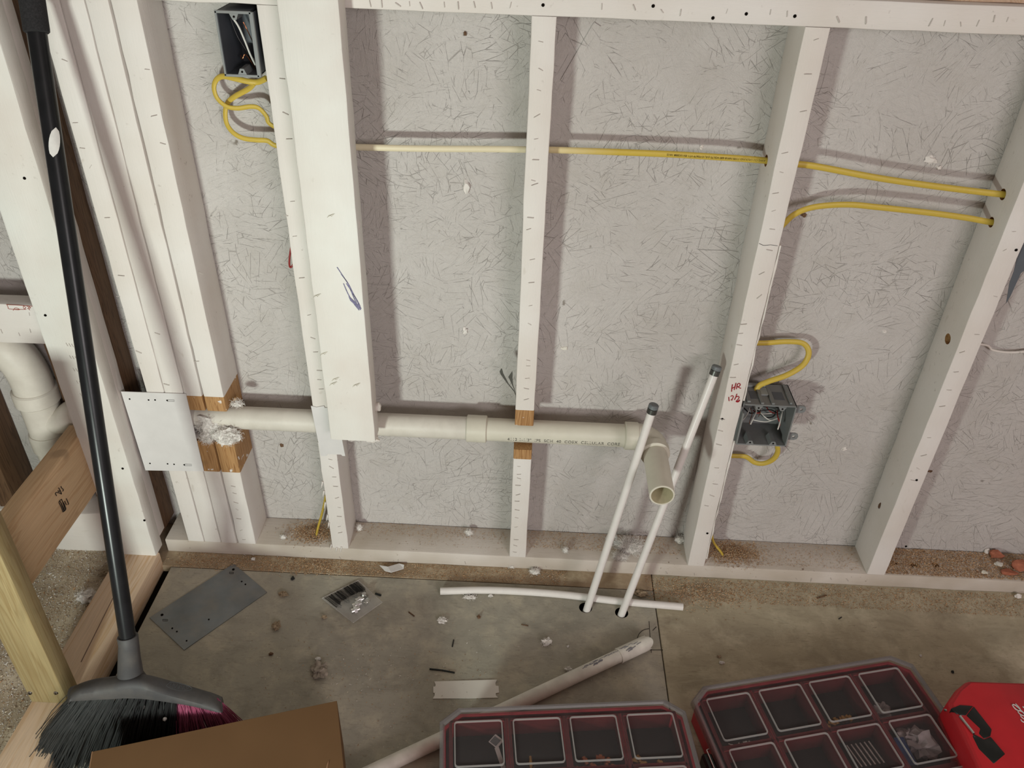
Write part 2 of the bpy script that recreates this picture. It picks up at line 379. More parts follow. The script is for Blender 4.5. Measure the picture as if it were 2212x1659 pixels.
def chips(name, regs, parent=None, label=None, cat=None, mats=(SAWA, SAWB, SAWC), seed=1):
    """sawdust: regs = [(x,y,sx,sy,n,z,size)] gaussian heaps, or box spreads when sx<0"""
    rg = random.Random(seed); V = []; F = []; MI = []
    for (x, y, sx, sy, n, z, s) in regs:
        for _ in range(n):
            if sx < 0: px = x+rg.uniform(0, -sx); py = y+rg.uniform(0, sy); zz = z
            else:
                gx, gy = rg.gauss(0, 1), rg.gauss(0, 1); px = x+gx*sx; py = y+gy*sy; zz = z+s*2.2*math.exp(-(gx*gx+gy*gy))*rg.random()
            a = rg.uniform(0, 6.28); L = s*rg.uniform(.4, 1.5); W = s*rg.uniform(.15, .5); H = s*rg.uniform(.1, .5)
            ca, sa = math.cos(a), math.sin(a); i = len(V)
            for (dx, dy, dz) in ((-L, -W, 0), (L, -W*.6, H), (L*.8, W, H*.4), (-L, W*.8, H*.8)):
                V.append((px+(dx*ca-dy*sa)*.5, py+(dx*sa+dy*ca)*.5, zz+.0004+dz))
            F += [(i, i+1, i+2), (i, i+2, i+3), (i, i+3, i+1)]; MI += [rg.choice((0, 0, 1, 1, 2))]*3
    me = bpy.data.meshes.new(name); me.from_pydata(V, [], F)
    for mt in mats: me.materials.append(mt)
    me.polygons.foreach_set('material_index', MI)
    o = bpy.data.objects.new(name, me); COL.objects.link(o); BASE[o.name] = Vector((0, 0, 0))
    o['kind'] = 'stuff'
    if label: o['label'] = label; o['category'] = cat
    return o
_sh = {}
def shared(kind, parent, loc, rot, scale=1.):
    """copies of one little mesh under a thing: staples, nail heads, screws"""
    if kind not in _sh:
        bm = bmn()
        if kind == 'staple':
            tube(bm, [(-.0055, 0, 0), (-.0055, 0, .0012), (-.0045, 0, .0018), (.0045, 0, .0018), (.0055, 0, .0012), (.0055, 0, 0)], .0006, 5)
            mt = STAP
        elif kind == 'screw':
            bmesh.ops.create_cone(bm, cap_ends=True, segments=12, radius1=.0045, radius2=.0035, depth=.002)
            for v in bm.verts: v.co.z += .001
            box(bm, -.003, .003, -.0005, .0005, .0016, .0024, 0, 1); box(bm, -.0005, .0005, -.003, .003, .0016, .0024, 0, 1); mt = STEEL
        else:
            bmesh.ops.create_cone(bm, cap_ends=True, segments=10, radius1=.0026, radius2=.0022, depth=.0012)
            for v in bm.verts: v.co.z += .0006
            mt = DARK
        me = bpy.data.meshes.new(kind); bm.to_mesh(me); bm.free(); me.materials.append(mt)
        if kind == 'screw': me.materials.append(DARK)
        _sh[kind] = me
    o = bpy.data.objects.new({'nail': 'nail_head'}.get(kind, kind), _sh[kind]); COL.objects.link(o)
    o.parent = parent; o.location = Vector(loc)-BASE[parent.name]; o.rotation_euler = rot; o.scale = (scale,)*3
    return o
FRONT = (R(90), 0, 0)
def staples(parent, y, px, ang=0., kind='staple'):
    rg = random.Random(len(px)*7)
    for (u, v) in px:
        p = at_y(u, v, y); shared(kind, parent, p, (R(90), rg.gauss(ang, .3), 0), rg.uniform(.55, 1.0))

# ------------------------------------------------------------ the room
bm = bmn(); box(bm, -3, 3.5, .0895, .102, -.02, 2.44, 0); struct(link_bm('wall_back', bm, OSB, loc=(0, .0895, 0)))
bm = bmn(); box(bm, -3.1, -3, -4.2, .1, -.02, 2.44, 0); struct(link_bm('wall_left', bm, OSB, loc=(-3, -2, 0)))
bm = bmn(); box(bm, 3.5, 3.6, -4.2, .1, -.02, 2.44, 0); struct(link_bm('wall_right', bm, OSB, loc=(3.5, -2, 0)))
bm = bmn(); box(bm, -3, 1.4, -4.2, -4.1, -.02, 2.44, 0); box(bm, 3.0, 3.5, -4.2, -4.1, -.02, 2.44, 0)
box(bm, 1.4, 3.0, -4.2, -4.1, -.02, 1.25, 0); box(bm, 1.4, 3.0, -4.2, -4.1, 2.25, 2.44, 0); struct(link_bm('wall_front', bm, OSB, loc=(0, -4.1, 0)))
wf = bmn(); box(wf, 1.35, 1.42, -4.22, -4.07, 1.2, 2.3); box(wf, 2.98, 3.05, -4.22, -4.07, 1.2, 2.3); box(wf, 1.35, 3.05, -4.22, -4.07, 1.2, 1.27); box(wf, 1.35, 3.05, -4.22, -4.07, 2.23, 2.3)
struct(link_bm('window_1', wf, PX, loc=(2.2, -4.1, 1.2)))
bm = bmn(); box(bm, -3.1, 3.6, -4.2, .1, 2.44, 2.5, 0); struct(link_bm('ceiling', bm, PX, loc=(0, 0, 2.44)))
bm = bmn(); box(bm, -3.1, 3.6, -4.2, .0895, -.06, -.019, 0)
fl = struct(link_bm('floor', bm, DARK, loc=(0, 0, -.019)))
H1 = at_z(1268, 1316, 0); H2 = at_z(1343, 1326, 0)
def panel(mat, x0, x1, y0, y1, lab=None, holes=()):
    bm = bmn(); box(bm, x0, x1, y0, y1, -.019, 0, .0012)
    o = link_bm('floor_panel', bm, [mat, DARK], parent=fl, sm=False)
    if holes: cut(o, [((h[0], h[1], -.01), (0, 0, 1), h[2], .06, 1.) for h in holes])
    if lab: plab(o, lab)
panel(FLA, -.3615, .7345, -1.6, -.0465, 'grey-brown dusty sheet with two tube holes', ((H1.x-.003, H1.y+.004, .0145), (H2.x, H2.y+.003, .0145)))
panel(FLC, -.46, .7345, -.0445, .0895, 'narrow brown strip along the wall')
panel(FLB, .7365, 3.5, -1.6, .0895, 'tan sheet')
panel(FLA, -.3615, 3.5, -4.1, -1.602)
panel(FLD, -3, -.4725, -4.1, .0895, 'gritty tan sheet beyond the bare bottom plate')
panel(FLA, -.4725, -.3635, -4.1, -1.4)

# ------------------------------------------------------------ framing of the back wall
TOP = 1.1812
def stud(label, x0, x1, px=(), segs=None, y0=0., lean=(0, 0), seed=0, mats=None, z0=.038, z1=TOP, y1=.089, group='white-painted wall studs'):
    bm = bmn(); lumber(bm, (x0, y0, z0), (x1, y1, z1), 2, segs, lean=lean, seed=seed)
    o = link_bm('wall_stud', bm, mats or [PZ, RAWZ], loc=((x0+x1)/2, (y0+y1)/2, z0))
    tag(o, label, 'stud', group); staples(o, y0, px); return o
# bottom plate with its drilled holes
bm = bmn(); lumber(bm, (-.385, 0, 0), (2.6, .0885, .038), 0, seed=3, step=.05)
plate = tag(link_bm('bottom_plate', bm, [PXD, RAWZ], loc=(1.1, .045, 0)), 'long white-painted floor-level plate board carrying the wall studs', 'lumber')
HB = at_z(680, 1157, .038); HD = at_z(1562, 1199, .038)
cut(plate, [((HB.x, HB.y, .03), (0, 0, 1), .011, .05, 1), ((HD.x, HD.y, .03), (0, 0, 1), .0085, .05, 1)]
    + [((p.x, p.y, .03), (0, 0, 1), .0085, .05, s) for p, s in ((at_z(1975, 1221, .038), 1.5), (at_z(2021, 1221, .038), 1.), (at_z(1928, 1216, .038), 1.2))])
staples(plate, 0, [(528, 1197), (545, 1196), (572, 1198), (600, 1202), (660, 1204), (735, 1205), (762, 1208), (860, 1210), (1005, 1215), (1180, 1224), (1270, 1232), (1330, 1230), (1440, 1237), (1500, 1240), (1720, 1250), (1752, 1252), (1795, 1250), (1830, 1252)], R(70))
# header / sill across the top
bm = bmn(); lumber(bm, (-.345, 0, 1.1812), (2.6, .0885, 1.2205), 0, seed=5, step=.05)
hd = tag(link_bm('sill_board', bm, [PX], loc=(1.1, .045, 1.18)), 'long horizontal white board crossing the tops of the studs', 'lumber')
staples(hd, 0, [(800, 8), (825, 8), (860, 10), (885, 8), (910, 12), (960, 10), (990, 12), (1025, 10), (1062, 12), (1103, 11), (1300, 14), (1370, 16), (1430, 24), (1470, 27), (1570, 24), (1664, 26), (1700, 30), (1810, 42), (1870, 44), (2010, 48), (2040, 50), (2075, 52), (2112, 50), (2147, 40), (2176, 42)], R(85))
for u, v in ((1173, 11), (1411, 13), (1540, 39), (1717, 35), (1612, 30)): shared('nail', hd, at_y(u, v, -.0003), FRONT)
bm = bmn(); lumber(bm, (.90, .02, 1.2205), (2.6, .0885, 1.2405), 0, seed=6)
tag(link_bm('sill_cap_board', bm, [PLANKRAW], loc=(1.7, .05, 1.22)), 'thin unpainted tan board on top of the long white sill, upper edge of the photo', 'lumber')

# four-ply stack left of the first bay
GS = 'white-painted stack of four joined studs'
xs = [-.332, -.294, -.2555, -.2165, -.1755]; ln = (-.010, 0)
PIPE_GAP = [(.038, .345, 0, 0.), (.345, .425, 0, .055), (.425, TOP, 0, 0.)]
stud('outermost stud of the four-ply stack, beside the dark gap', xs[0], xs[1]-.001, [(140, 130), (163, 265), (178, 320), (196, 360), (232, 470), (262, 595), (255, 640), (300, 760)], PIPE_GAP, lean=ln, seed=1, group=GS)
stud('second stud of the four-ply stack, lower middle covered by the steel guard plate', xs[1], xs[2]-.001, [(340, 720), (360, 830)], PIPE_GAP, lean=ln, seed=2, group=GS)
NOTCH = [(.038, .252, 0, 0.), (.252, .335, 1, 0.), (.335, .415, 1, .055), (.415, .4505, 1, 0.), (.4505, TOP, 0, 0.)]
stud('third stud of the four-ply stack, bare wood band beside the guard plate edge', xs[2], xs[3]-.003, [(425, 780)], NOTCH, lean=ln, seed=3, group=GS)
s4 = stud('innermost stud of the four-ply stack, bare wood around the drain pipe and insulation', xs[3], xs[4], [(318, 150), (333, 250), (352, 310), (504, 1050), (507, 1065), (510, 1085), (512, 1100), (516, 1120), (521, 1145), (527, 1165), (435, 590)], NOTCH, lean=ln, seed=4, group=GS)
# guard plate over plies one and two
def sheet(name, bm_pts, t, mat, label, cat, slots=(), yplane=None):
    """flat steel sheet: outline on plane y (or z), slots as dark recessed marks"""
    bm = bmn(); nrm = Vector((0, -1, 0)) if yplane is not None else Vector((0, 0, 1))
    a = [bm.verts.new(p) for p in bm_pts]; b = [bm.verts.new(Vector(p)+nrm*t) for p in bm_pts]
    bm.faces.new(a[::-1]); bm.faces.new(b)
    for i in range(len(a)): bm.faces.new((a[i], a[(i+1) % len(a)], b[(i+1) % len(a)], b[i]))
    bmesh.ops.recalc_face_normals(bm, faces=bm.faces)
    c = sum((Vector(p) for p in bm_pts), Vector())/len(bm_pts)
    return tag(link_bm(name, bm, [mat, DARK], loc=c, sm=False), label, cat)
gp = sheet('guard_plate', [at_y(u, v, -.001) for u, v in ((262, 845), (402, 850), (441, 1017), (315, 1015))], .0016, PLATEW,
           'white-painted steel guard plate bridging the gap beside the four-ply stack', 'metal plate', yplane=1)
def slot_row(par, fn, row, mat=DARK, r=.0012, nm='punched_hole'):
    for (u, v, w_) in row:
        bm = bmn()
        if w_ == 0: bmesh.ops.create_cone(bm, cap_ends=True, segments=12, radius1=r*1.5, radius2=r*1.5, depth=.0006, matrix=Matrix.Translation(fn(u, v)) @ (Matrix.Rotation(R(90), 4, 'X') if abs(fn(u, v).y-fn(u, v+9).y) < 1e-6 else Matrix()))
        else: tube(bm, [fn(u-w_/2, v-w_*.02), fn(u+w_/2, v), fn(u+w_/2, v+3), fn(u-w_/2, v+3), fn(u-w_/2, v-w_*.02)], .00035, 5)
        link_bm(nm, bm, mat, parent=par)
g_fn = lambda u, v: at_y(u, v, -.0028)
slot_row(gp, g_fn, [(280, 862, 0), (321, 864, 0), (335, 864, 0), (361, 865, 0), (324, 1001, 0), (362, 1002, 0), (376, 1003, 0), (398, 1004, 0)])
slot_row(gp, g_fn, [(369, 864, 15), (406, 1003, 16)])

# first bay stud (behind the thick post)
BN = [(.038, .345, 0, 0.), (.345, .425, 1, .055), (.425, TOP, 0, 0.)]
sB = stud('rough-edged stud behind the thick hanging post, nail plate across its pipe notch', 0, .038,
          [(714, 992), (716, 1009), (722, 1030), (725, 1050), (728, 1075), (733, 1096), (733, 1115), (733, 1137), (735, 1150), (617, 465), (637, 510), (652, 600), (668, 680), (676, 730), (682, 760), (690, 800), (690, 820), (694, 840), (632, 435), (610, 170), (617, 245), (625, 300)],
          BN, lean=(-.006, 0), seed=8)
bm = bmn()
pp = [at_y(u, v, -.0006) for u, v in ((672, 876), (684, 879), (700, 876), (702, 880), (726, 880), (746, 984), (740, 984), (737, 981), (708, 980), (706, 984), (694, 984))]
q = [p+Vector((0, -.0016, 0)) for p in pp]
a_ = [bm.verts.new(p) for p in pp]; b_ = [bm.verts.new(p) for p in q]
bm.faces.new(a_[::-1]); bm.faces.new(b_)
for i in range(len(a_)): bm.faces.new((a_[i], a_[(i+1) % len(a_)], b_[(i+1) % len(a_)], b_[i]))
bmesh.ops.recalc_face_normals(bm, faces=bm.faces)
tag(link_bm('nail_plate', bm, PLATEW, loc=pp[0], sm=False), 'white nail plate on the stud behind the hanging post, in front of the drain pipe', 'metal plate')
# splinters of the ragged stud edge
for i, (u, v) in enumerate(((697, 1040), (700, 1060), (703, 1085), (708, 1112), (711, 1128), (716, 1176), (728, 1182), (738, 1181))):
    bm = bmn(); p = at_y(u, v, -.001); tube(bm, [p, p+Vector((-.002, -.001, -.008)), p+Vector((-.004, -.002, -.017))], [.0022, .0016, .0003], 5)
    link_bm('splinter', bm, PZ, parent=sB)

# hanging post
bm = bmn(); pl, pr_ = at_y(713, 944, -.045).x, .1305
lumber(bm, (pl, -.045, .392), (pr_, -.0035, 2.40), 2, lean=(-.003, 0), seed=11, rad=.004)
post = tag(link_bm('hanging_post', bm, [PGH], loc=((pl+pr_)/2, -.025, .392)), 'bright white wide post ending in mid-air above the drain pipe', 'post')
bm = bmn(); pf = lambda u, v: at_y(u, v, -.0453)
strokes(bm, [[(728, 577), (738, 592), (750, 610), (757, 625), (763, 640), (770, 655)], [(737, 592), (752, 612), (762, 632), (772, 652), (780, 667)],
             [(742, 612), (752, 635), (764, 655), (776, 670)], [(748, 612), (760, 630), (772, 650), (778, 662)]], pf, .0009)
for k in range(9): strokes(bm, [[(754+k*2.6, 640+k*2.4), (758+k*2.6, 650+k*2.4)]], pf, .0010)
link_bm('scuff_mark', bm, VIO, parent=post)
for i, (u, v) in enumerate(((713, 467), (723, 820), (718, 830), (768, 833), (698, 765), (683, 640))):
    bm = bmn()
    for k in range(4): strokes(bm, [[(u-6+k*3, v+3-k*2), (u-2+k*3, v-2-k), (u+4+k*2, v+1-k*2)]], pf, .00035)
    link_bm('saw_nick', bm, m_simple('nick', lin(176, 168, 148), .8) if i == 0 else bpy.data.materials['nick'], parent=post)
# foam blobs around the post foot
def foam(label, c, rad, seed, mat=None, amp=.3):
    bm = bmn(); blob(bm, c, rad, seed, amp, 3); return tag(link_bm('foam_blob', bm, mat or PZ, loc=c), label, 'foam', 'dried foam blobs by the hanging post')
foam('round white foam blob squeezed out beside the post foot, above the pipe', at_y(815, 878, -.012), (.0075, .009, .0105), 3, amp=.2)
foam('small curled white paint flake on the edge of the hanging post, halfway up', at_y(773, 484, -.03), (.004, .006, .011), 5)
foam('flat white foam crumb under the middle of the post foot', at_y(760, 948, -.02), (.009, .008, .003), 7)
foam('lumpy white foam under the post corner, touching the drain pipe', at_y(803, 948, .0), (.014, .01, .007), 9)

# middle and right studs
CNOT = [(.038, .327, 0, 0.), (.327, .352, 1, 0.), (.352, .415, 1, .056), (.415, .4535, 1, 0.), (.4535, TOP, 0, 0.)]
CPX = [(1141, 778), (1141, 790), (1139, 817), (1137, 839), (1137, 862), (1168, 90), (1168, 150), (1164, 195), (1160, 250), (1158, 300), (1157, 345), (1152, 390), (1155, 398), (1146, 470), (1142, 495), (1150, 560), (1148, 610), (1146, 660), (1144, 700),
       (1121, 1007), (1121, 1024), (1121, 1033), (1119, 1048), (1119, 1068), (1117, 1082), (1117, 1101), (1116, 1118), (1115, 1138), (1115, 1165), (1113, 1178), (1112, 1192)]
sC = stud('narrow stud between the two grey-white bays, notched with bare wood behind the printed pipe', .4064, .4444, CPX, CNOT, seed=12)
sD = stud('white stud with red handwriting, carrying the double electrical box', .8128, .8508,
          [(1763, 85), (1745, 160), (1735, 240), (1695, 330), (1688, 372), (1675, 417), (1671, 455), (1668, 495), (1662, 540), (1645, 590), (1640, 640), (1606, 700), (1600, 720), (1597, 745), (1590, 787), (1583, 815), (1560, 905), (1556, 930), (1553, 960), (1548, 1010), (1545, 1045), (1538, 1070), (1526, 1092)], seed=13)
sE = stud('right-hand stud with two yellow cables entering its side and an oval drilled hole', 1.2192, 1.2602,
          [(2190, 500), (2170, 540), (2150, 640), (2110, 722), (2078, 760), (2065, 803), (2050, 842), (2035, 877), (2007, 945), (1995, 983), (1983, 1012), (1972, 1037)], seed=14)
CZm = .955
cut(sC, [((.425, .047, at_y(1132, 322, .045).z), (1, 0, 0), .0095, .08, 1)])
pD = at_x(1655, 347, .8128); pE1 = at_x(2166, 420, 1.2192); pE2 = at_x(2141, 480, 1.2192); pK = at_x(2047, 732, 1.2192); pK2 = at_x(1900, 1092, 1.2192)
cut(sD, [(pD, (1, 0, 0), .010, .09, 1), ((.86, .045, at_y(1690, 487, .045).z-.02), (1, 0, 0), .008, .03, 1)])
cut(sE, [(pE1, (1, 0, 0), .0098, .09, 1), (pE2, (1, 0, 0), .0092, .09, 1), (pK, (1, 0, 0), .0105, .05, 1)])
# split peeled sliver at the right edge of stud D
bm = bmn()
for (z0, z1) in ((.06, .40), (.50, .83)):
    lumber(bm, (.8512, .0015, z0), (.8545, .02, z1), 2, seed=3, jit=.0008, rad=.0006, step=.02)
plab(link_bm('paint_sliver', bm, PZ, parent=sD), 'split sliver peeling off the stud edge')
# red handwriting HR 12/2
bm = bmn(); hw = lambda x, y: at_y(1540+x/6.9125, 800+y/6.9125, -.0004)
strokes(bm, [[(292, 212), (283, 265), (278, 318)], [(345, 190), (330, 245), (318, 292)], [(288, 268), (310, 258), (335, 240)],
             [(368, 205), (358, 245), (350, 280)], [(362, 212), (388, 195), (408, 212), (395, 238), (362, 248)], [(375, 245), (395, 262), (418, 268)],
             [(236, 398), (238, 430), (242, 458)], [(266, 392), (285, 378), (303, 388), (298, 415), (272, 446)], [(270, 444), (292, 440)],
             [(358, 352), (342, 398), (322, 440)], [(350, 400), (372, 388), (392, 402), (378, 430), (345, 468)], [(345, 468), (372, 474), (402, 452)], [(347, 455), (372, 462), (400, 440)]], hw, .0009)
link_bm('handwriting', bm, REDINK, parent=sD)
# saw scratch on stud D
bm = bmn(); strokes(bm, [[(1640, 526), (1650, 530), (1665, 529), (1680, 531)]], lambda u, v: at_y(u, v, -.0002), .0004); link_bm('saw_scratch', bm, INK, parent=sD)
for o_, lst in ((sE, ((1980, 1037), (1957, 1180), (2195, 540))), (sD, ((1528, 1152), (1560, 905)))):
    for u, v in lst: shared('nail', o_, at_y(u, v, -.0003), FRONT)
bm = bmn(); blob(bm, pK2+Vector((-.0003, 0, 0)), (.0008, .004, .009), 3, .4, 2); link_bm('knot', bm, RAWD, parent=sE)

# ------------------------------------------------------------ left corner: board studs, blocking, bare framing
def board(name, lo, hi, axis, mats, label, cat, seed=0, px=None, y=None, lean=(0, 0), group=None, **k):
    bm = bmn(); lumber(bm, lo, hi, axis, seed=seed, lean=lean, **k)
    c = ((lo[0]+hi[0])/2, (lo[1]+hi[1])/2, lo[2])
    o = tag(link_bm(name, bm, mats, loc=c), label, cat, group)
    if px: staples(o, y, px, R(80))
    return o
PLK = board('bare_bottom_plate', (-.4712, -1.9, -.019), (-.3825, -.0405, .038), 1, [PLANKRAW], 'unpainted pine plate board lying on the floor under the broom', 'lumber', seed=21, step=.12)
bm = bmn(); p0 = at_z(270, 1240, .0384); p1 = at_z(175, 1430, .0384); strokes(bm, [[(p0.x, p0.y), (p1.x, p1.y)]], lambda x, y: Vector((x, y, .0383)), .0009)
link_bm('pencil_line', bm, m_simple('pencil', lin(120, 98, 88), .9), parent=PLK)
bp = [(160+i*8.5+(j % 2)*2+j*8, 785+j*27+i*1.2) for j in range(6) for i in range(6)]
B1 = board('corner_stud', (-.4755, -.0505, .038), (-.3855, -.0125, TOP+1.2), 2, [PGH], 'wide bright white stud behind the broom handle, face peppered with staple marks', 'stud', seed=22, lean=(.004, 0), rad=.004)
for (u, v) in [(130+6*i+7.5*j, 690+27*j+i) for j in range(2, 10) for i in range(6)]:
    if at_y(u, v, -.0508).x < -.39: shared('staple', B1, at_y(u, v, -.0503), (R(90), R(75), 0), .62)
for (u, v) in ((98, 681), (53, 385), (312, 1124), (265, 1012)): shared('nail', B1, at_y(u, v, -.0508), FRONT)
B2 = board('corner_stud', (-.4755, -.0115, .06), (-.3885, .0185, TOP+1.2), 2, [PZ], 'second white stud right behind the staple-marked corner stud, seen as a thin strip', 'stud', seed=23, lean=(.004, 0))
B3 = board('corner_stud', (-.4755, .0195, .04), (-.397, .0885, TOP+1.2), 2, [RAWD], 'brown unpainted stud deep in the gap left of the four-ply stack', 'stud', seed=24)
# block with grade stamp
BLK1 = board('blocking_board', (-.5095, -.386, .2265), (-.4715, -.0125, .3705), 1, [BLOCKRAW], 'unpainted slanting-looking cross board with a black grade stamp', 'lumber', seed=25, step=.08)
bm = bmn(); st = lambda x, y: at_x(80+x/15.083, 1020+y/15.083, -.4712)
strokes(bm, [[(640, 770), (600, 700), (620, 660), (690, 670), (760, 690), (800, 720)], [(700, 510), (740, 560), (800, 700)], [(680, 600), (720, 640), (740, 600)], [(780, 460), (800, 510), (860, 570), (840, 625)],
             [(800, 880), (715, 970), (790, 1130), (850, 1300)], [(850, 1300), (930, 1230), (940, 1150)], [(800, 880), (840, 980), (880, 1100), (930, 1230)], [(760, 960), (820, 1100), (880, 1270)],
             [(740, 930), (800, 1040), (870, 1180), (900, 1260)], [(905, 940), (930, 1010), (960, 1060)], [(860, 990), (900, 1070), (925, 1150)], [(955, 860), (1000, 960), (1030, 1030), (1005, 1060)]], st, .0007)
plab(link_bm('grade_stamp', bm, INK, parent=BLK1), 'black ink grade stamp')
# bare stud with two screws at its foot
BS = board('bare_stud', (-.4712, -.425, .038), (-.4000, -.387, .56), 2, [STUDRAW], 'unpainted pale pine stud with two screws at its foot', 'stud', seed=26, step=.2)
for (u, v) in ((65, 1497), (121, 1497)): shared('screw', BS, at_y(u, v, -.4252), (R(90), .4, 0))
# left bay beyond the corner
HM = board('cross_board', (-1.4, 0, .557), (-.4765, .038, .6435), 0, [PX], 'white horizontal cross board with a red stamp above the thick drain fitting', 'lumber', seed=27, px=[(4, 715), (42, 722), (66, 714), (64, 678)], y=0)
bm = bmn(); rs = lambda x, y: at_y(x/15.083, 640+y/15.083, -.0003)
strokes(bm, [[(210, 258), (260, 275), (600, 290), (1060, 325)], [(225, 270), (265, 350), (310, 410), (750, 425), (860, 420)], [(430, 460), (480, 390), (560, 385), (640, 420)], [(470, 430), (600, 440), (650, 430)],
             [(760, 360), (770, 320), (820, 345), (840, 370), (800, 410), (765, 370)], [(880, 330), (960, 330), (920, 380)], [(900, 410), (960, 350), (1000, 370), (940, 415), (980, 450)]], rs, .0007)
plab(link_bm('red_stamp', bm, REDSTAMP, parent=HM), 'faded red lumber stamp')
board('curb_board', (-1.4, -.010, -.019), (-.4765, .0885, .118), 0, [PX], 'rough white curb at the floor behind the stamped cross board', 'lumber', seed=28, jit=.002, rad=.006)
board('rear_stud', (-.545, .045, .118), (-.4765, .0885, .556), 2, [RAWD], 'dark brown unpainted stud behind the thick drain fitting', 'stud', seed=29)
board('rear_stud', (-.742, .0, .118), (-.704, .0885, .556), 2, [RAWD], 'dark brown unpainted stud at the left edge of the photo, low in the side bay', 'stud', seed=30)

# thick drain fitting in the left bay
T = thing('drain_fitting', 'thick white drain pipe tee and elbow in the narrow side bay', 'pipe', (-.585, .03, .118))
cxp, cyp = -.590, .036
bm = bmn(); tube(bm, [(cxp, cyp, .118), (cxp, cyp, .425)], .0385, 28); link_bm('lower_pipe', bm, PVCW, parent=T)
bm = bmn(); tube(bm, [(cxp, cyp, .268), (cxp, cyp, .275), (cxp, cyp, .31), (cxp, cyp, .317)], [.0395, .0425, .0425, .0405], 28)
link_bm('collar', bm, PVCW, parent=T); bm = bmn()
tube(bm, [(cxp, cyp, .393), (cxp, cyp, .396), (cxp, cyp, .424), (cxp, cyp, .427)], [.041, .0445, .0445, .041], 28)
link_bm('collar', bm, PVCW, parent=T)
bm = bmn(); tube(bm, spline([(cxp, cyp, .41), (cxp, cyp, .455), (cxp-.012, cyp, .50), (cxp-.042, cyp, .535), (cxp-.085, cyp, .556), (cxp-.16, cyp, .57)], 6), .0395, 28); link_bm('elbow', bm, PVCW, parent=T)
bm = bmn(); dd = Vector((-.93, 0, .34)).normalized(); pc = Vector((cxp-.06, cyp, .542)); tube(bm, [pc-dd*.004, pc, pc+dd*.03, pc+dd*.034], [.041, .044, .044, .041], 28); link_bm('collar', bm, PVCW, parent=T)
bm = bmn(); tube(bm, spline([(cxp+.01, cyp-.004, .345), (cxp+.045, cyp-.008, .352), (cxp+.07, cyp-.01, .372), (cxp+.085, cyp-.010, .378), (-.478, cyp-.010, .379)], 5), [.028]*20+[.0255], 22, caps=True)
link_bm('branch_pipe', bm, PVCW, parent=T)
bm = bmn(); tube(bm, [(-.512, cyp-.010, .379), (-.510, cyp-.010, .379), (-.492, cyp-.010, .379)], [.0285, .0305, .0305], 22); link_bm('collar', bm, PVCW, parent=T)

# ------------------------------------------------------------ drain line through the studs
PY, PR = .0275, .0241
pa = at_y(600, 906, PY); pb = at_y(1200, 934, PY)
def zc(x): return pa.z+(pb.z-pa.z)*(x-pa.x)/(pb.x-pa.x)
D = thing('drain_pipe', 'long white plastic drain pipe running through the studs to an open elbow', 'pipe', (.2, PY, pa.z))
bm = bmn(); tube(bm, [(-.30, PY, zc(-.30)), (.33, PY, zc(.33))], PR, 32); link_bm('left_pipe', bm, PVCW, parent=D)
bm = bmn(); tube(bm, [(.33, PY, zc(.33)), (.655, PY, zc(.655))], PR, 32); link_bm('printed_pipe', bm, PVC, parent=D)
x0, x1 = .307, .349; z_ = zc(.33)
bm = bmn(); tube(bm, [(x0, PY, z_), (x0+.0015, PY, z_), (x1-.0015, PY, z_), (x1, PY, z_)], [.0265, .0285, .0285, .0265], 32); link_bm('coupling', bm, PVC, parent=D)
# printed line
def wrap(v, x_start, ang0):
    a = ang0-v.y/PR; rr = PR+.00015
    return Vector((x_start+v.x, PY-math.cos(a)*rr, zc(x_start+v.x)-math.sin(a)*rr))
bm = text_bm('4112 1-1/2"  IPS  SCH  40  COEX  CELLULAR  CORE', .0088, lambda v: wrap(Vector((v.x*1.02, v.y*1.35, 0)), .3925, R(22)), spacing=1.10)
xsn = [v.co.x for v in bm.verts]; k = (.6235-.3925)/(max(xsn)-.3925)
for v in bm.verts: v.co.x = .3925+(v.co.x-.3925)*k
link_bm('printed_text', bm, INK, parent=D, sm=False)
# elbow and open stub
ez = zc(.66); ex = .6915
bm = bmn(); rb = .034
arc = [(.645, PY, ez)]+[(ex-rb+rb*math.sin(t), PY-rb+rb*math.cos(t), ez) for t in [R(d) for d in range(0, 91, 9)]]+[(ex, -.018, ez)]
tube(bm, arc, .0272, 30); link_bm('elbow', bm, PVC, parent=D)
bm = bmn(); tube(bm, [(.634, PY, ez), (.6355, PY, ez), (.660, PY, ez), (.662, PY, ez)], [.0275, .0293, .0293, .0275], 30); link_bm('elbow_collar', bm, PVC, parent=D)
bm = bmn(); tube(bm, [(ex, -.012, ez), (ex, -.014, ez), (ex, -.030, ez), (ex, -.0315, ez)], [.0275, .0298, .0298, .0275], 30); link_bm('elbow_collar', bm, PVC, parent=D)
ey = at_z(1436, 1071, ez).y
bm = bmn(); ring = lambda y, r: [(ex+math.cos(2*math.pi*k/32)*r, y, ez+math.sin(2*math.pi*k/32)*r) for k in range(32)]
loft(bm, [ring(-.02, PR), ring(ey+.0008, PR), ring(ey, PR-.0006), ring(ey, .0208)], 0, True, False); loft(bm, [ring(ey, .0208), ring(ey+.001, .0203), ring(-.02, .0203)], 1, True, False)
bm.faces.new([bm.verts.new(p) for p in ring(-.021, .0203)]).material_index = 1
plab(link_bm('open_stub', bm, [PVC, PVCIN], parent=D), 'open pipe end facing the room')

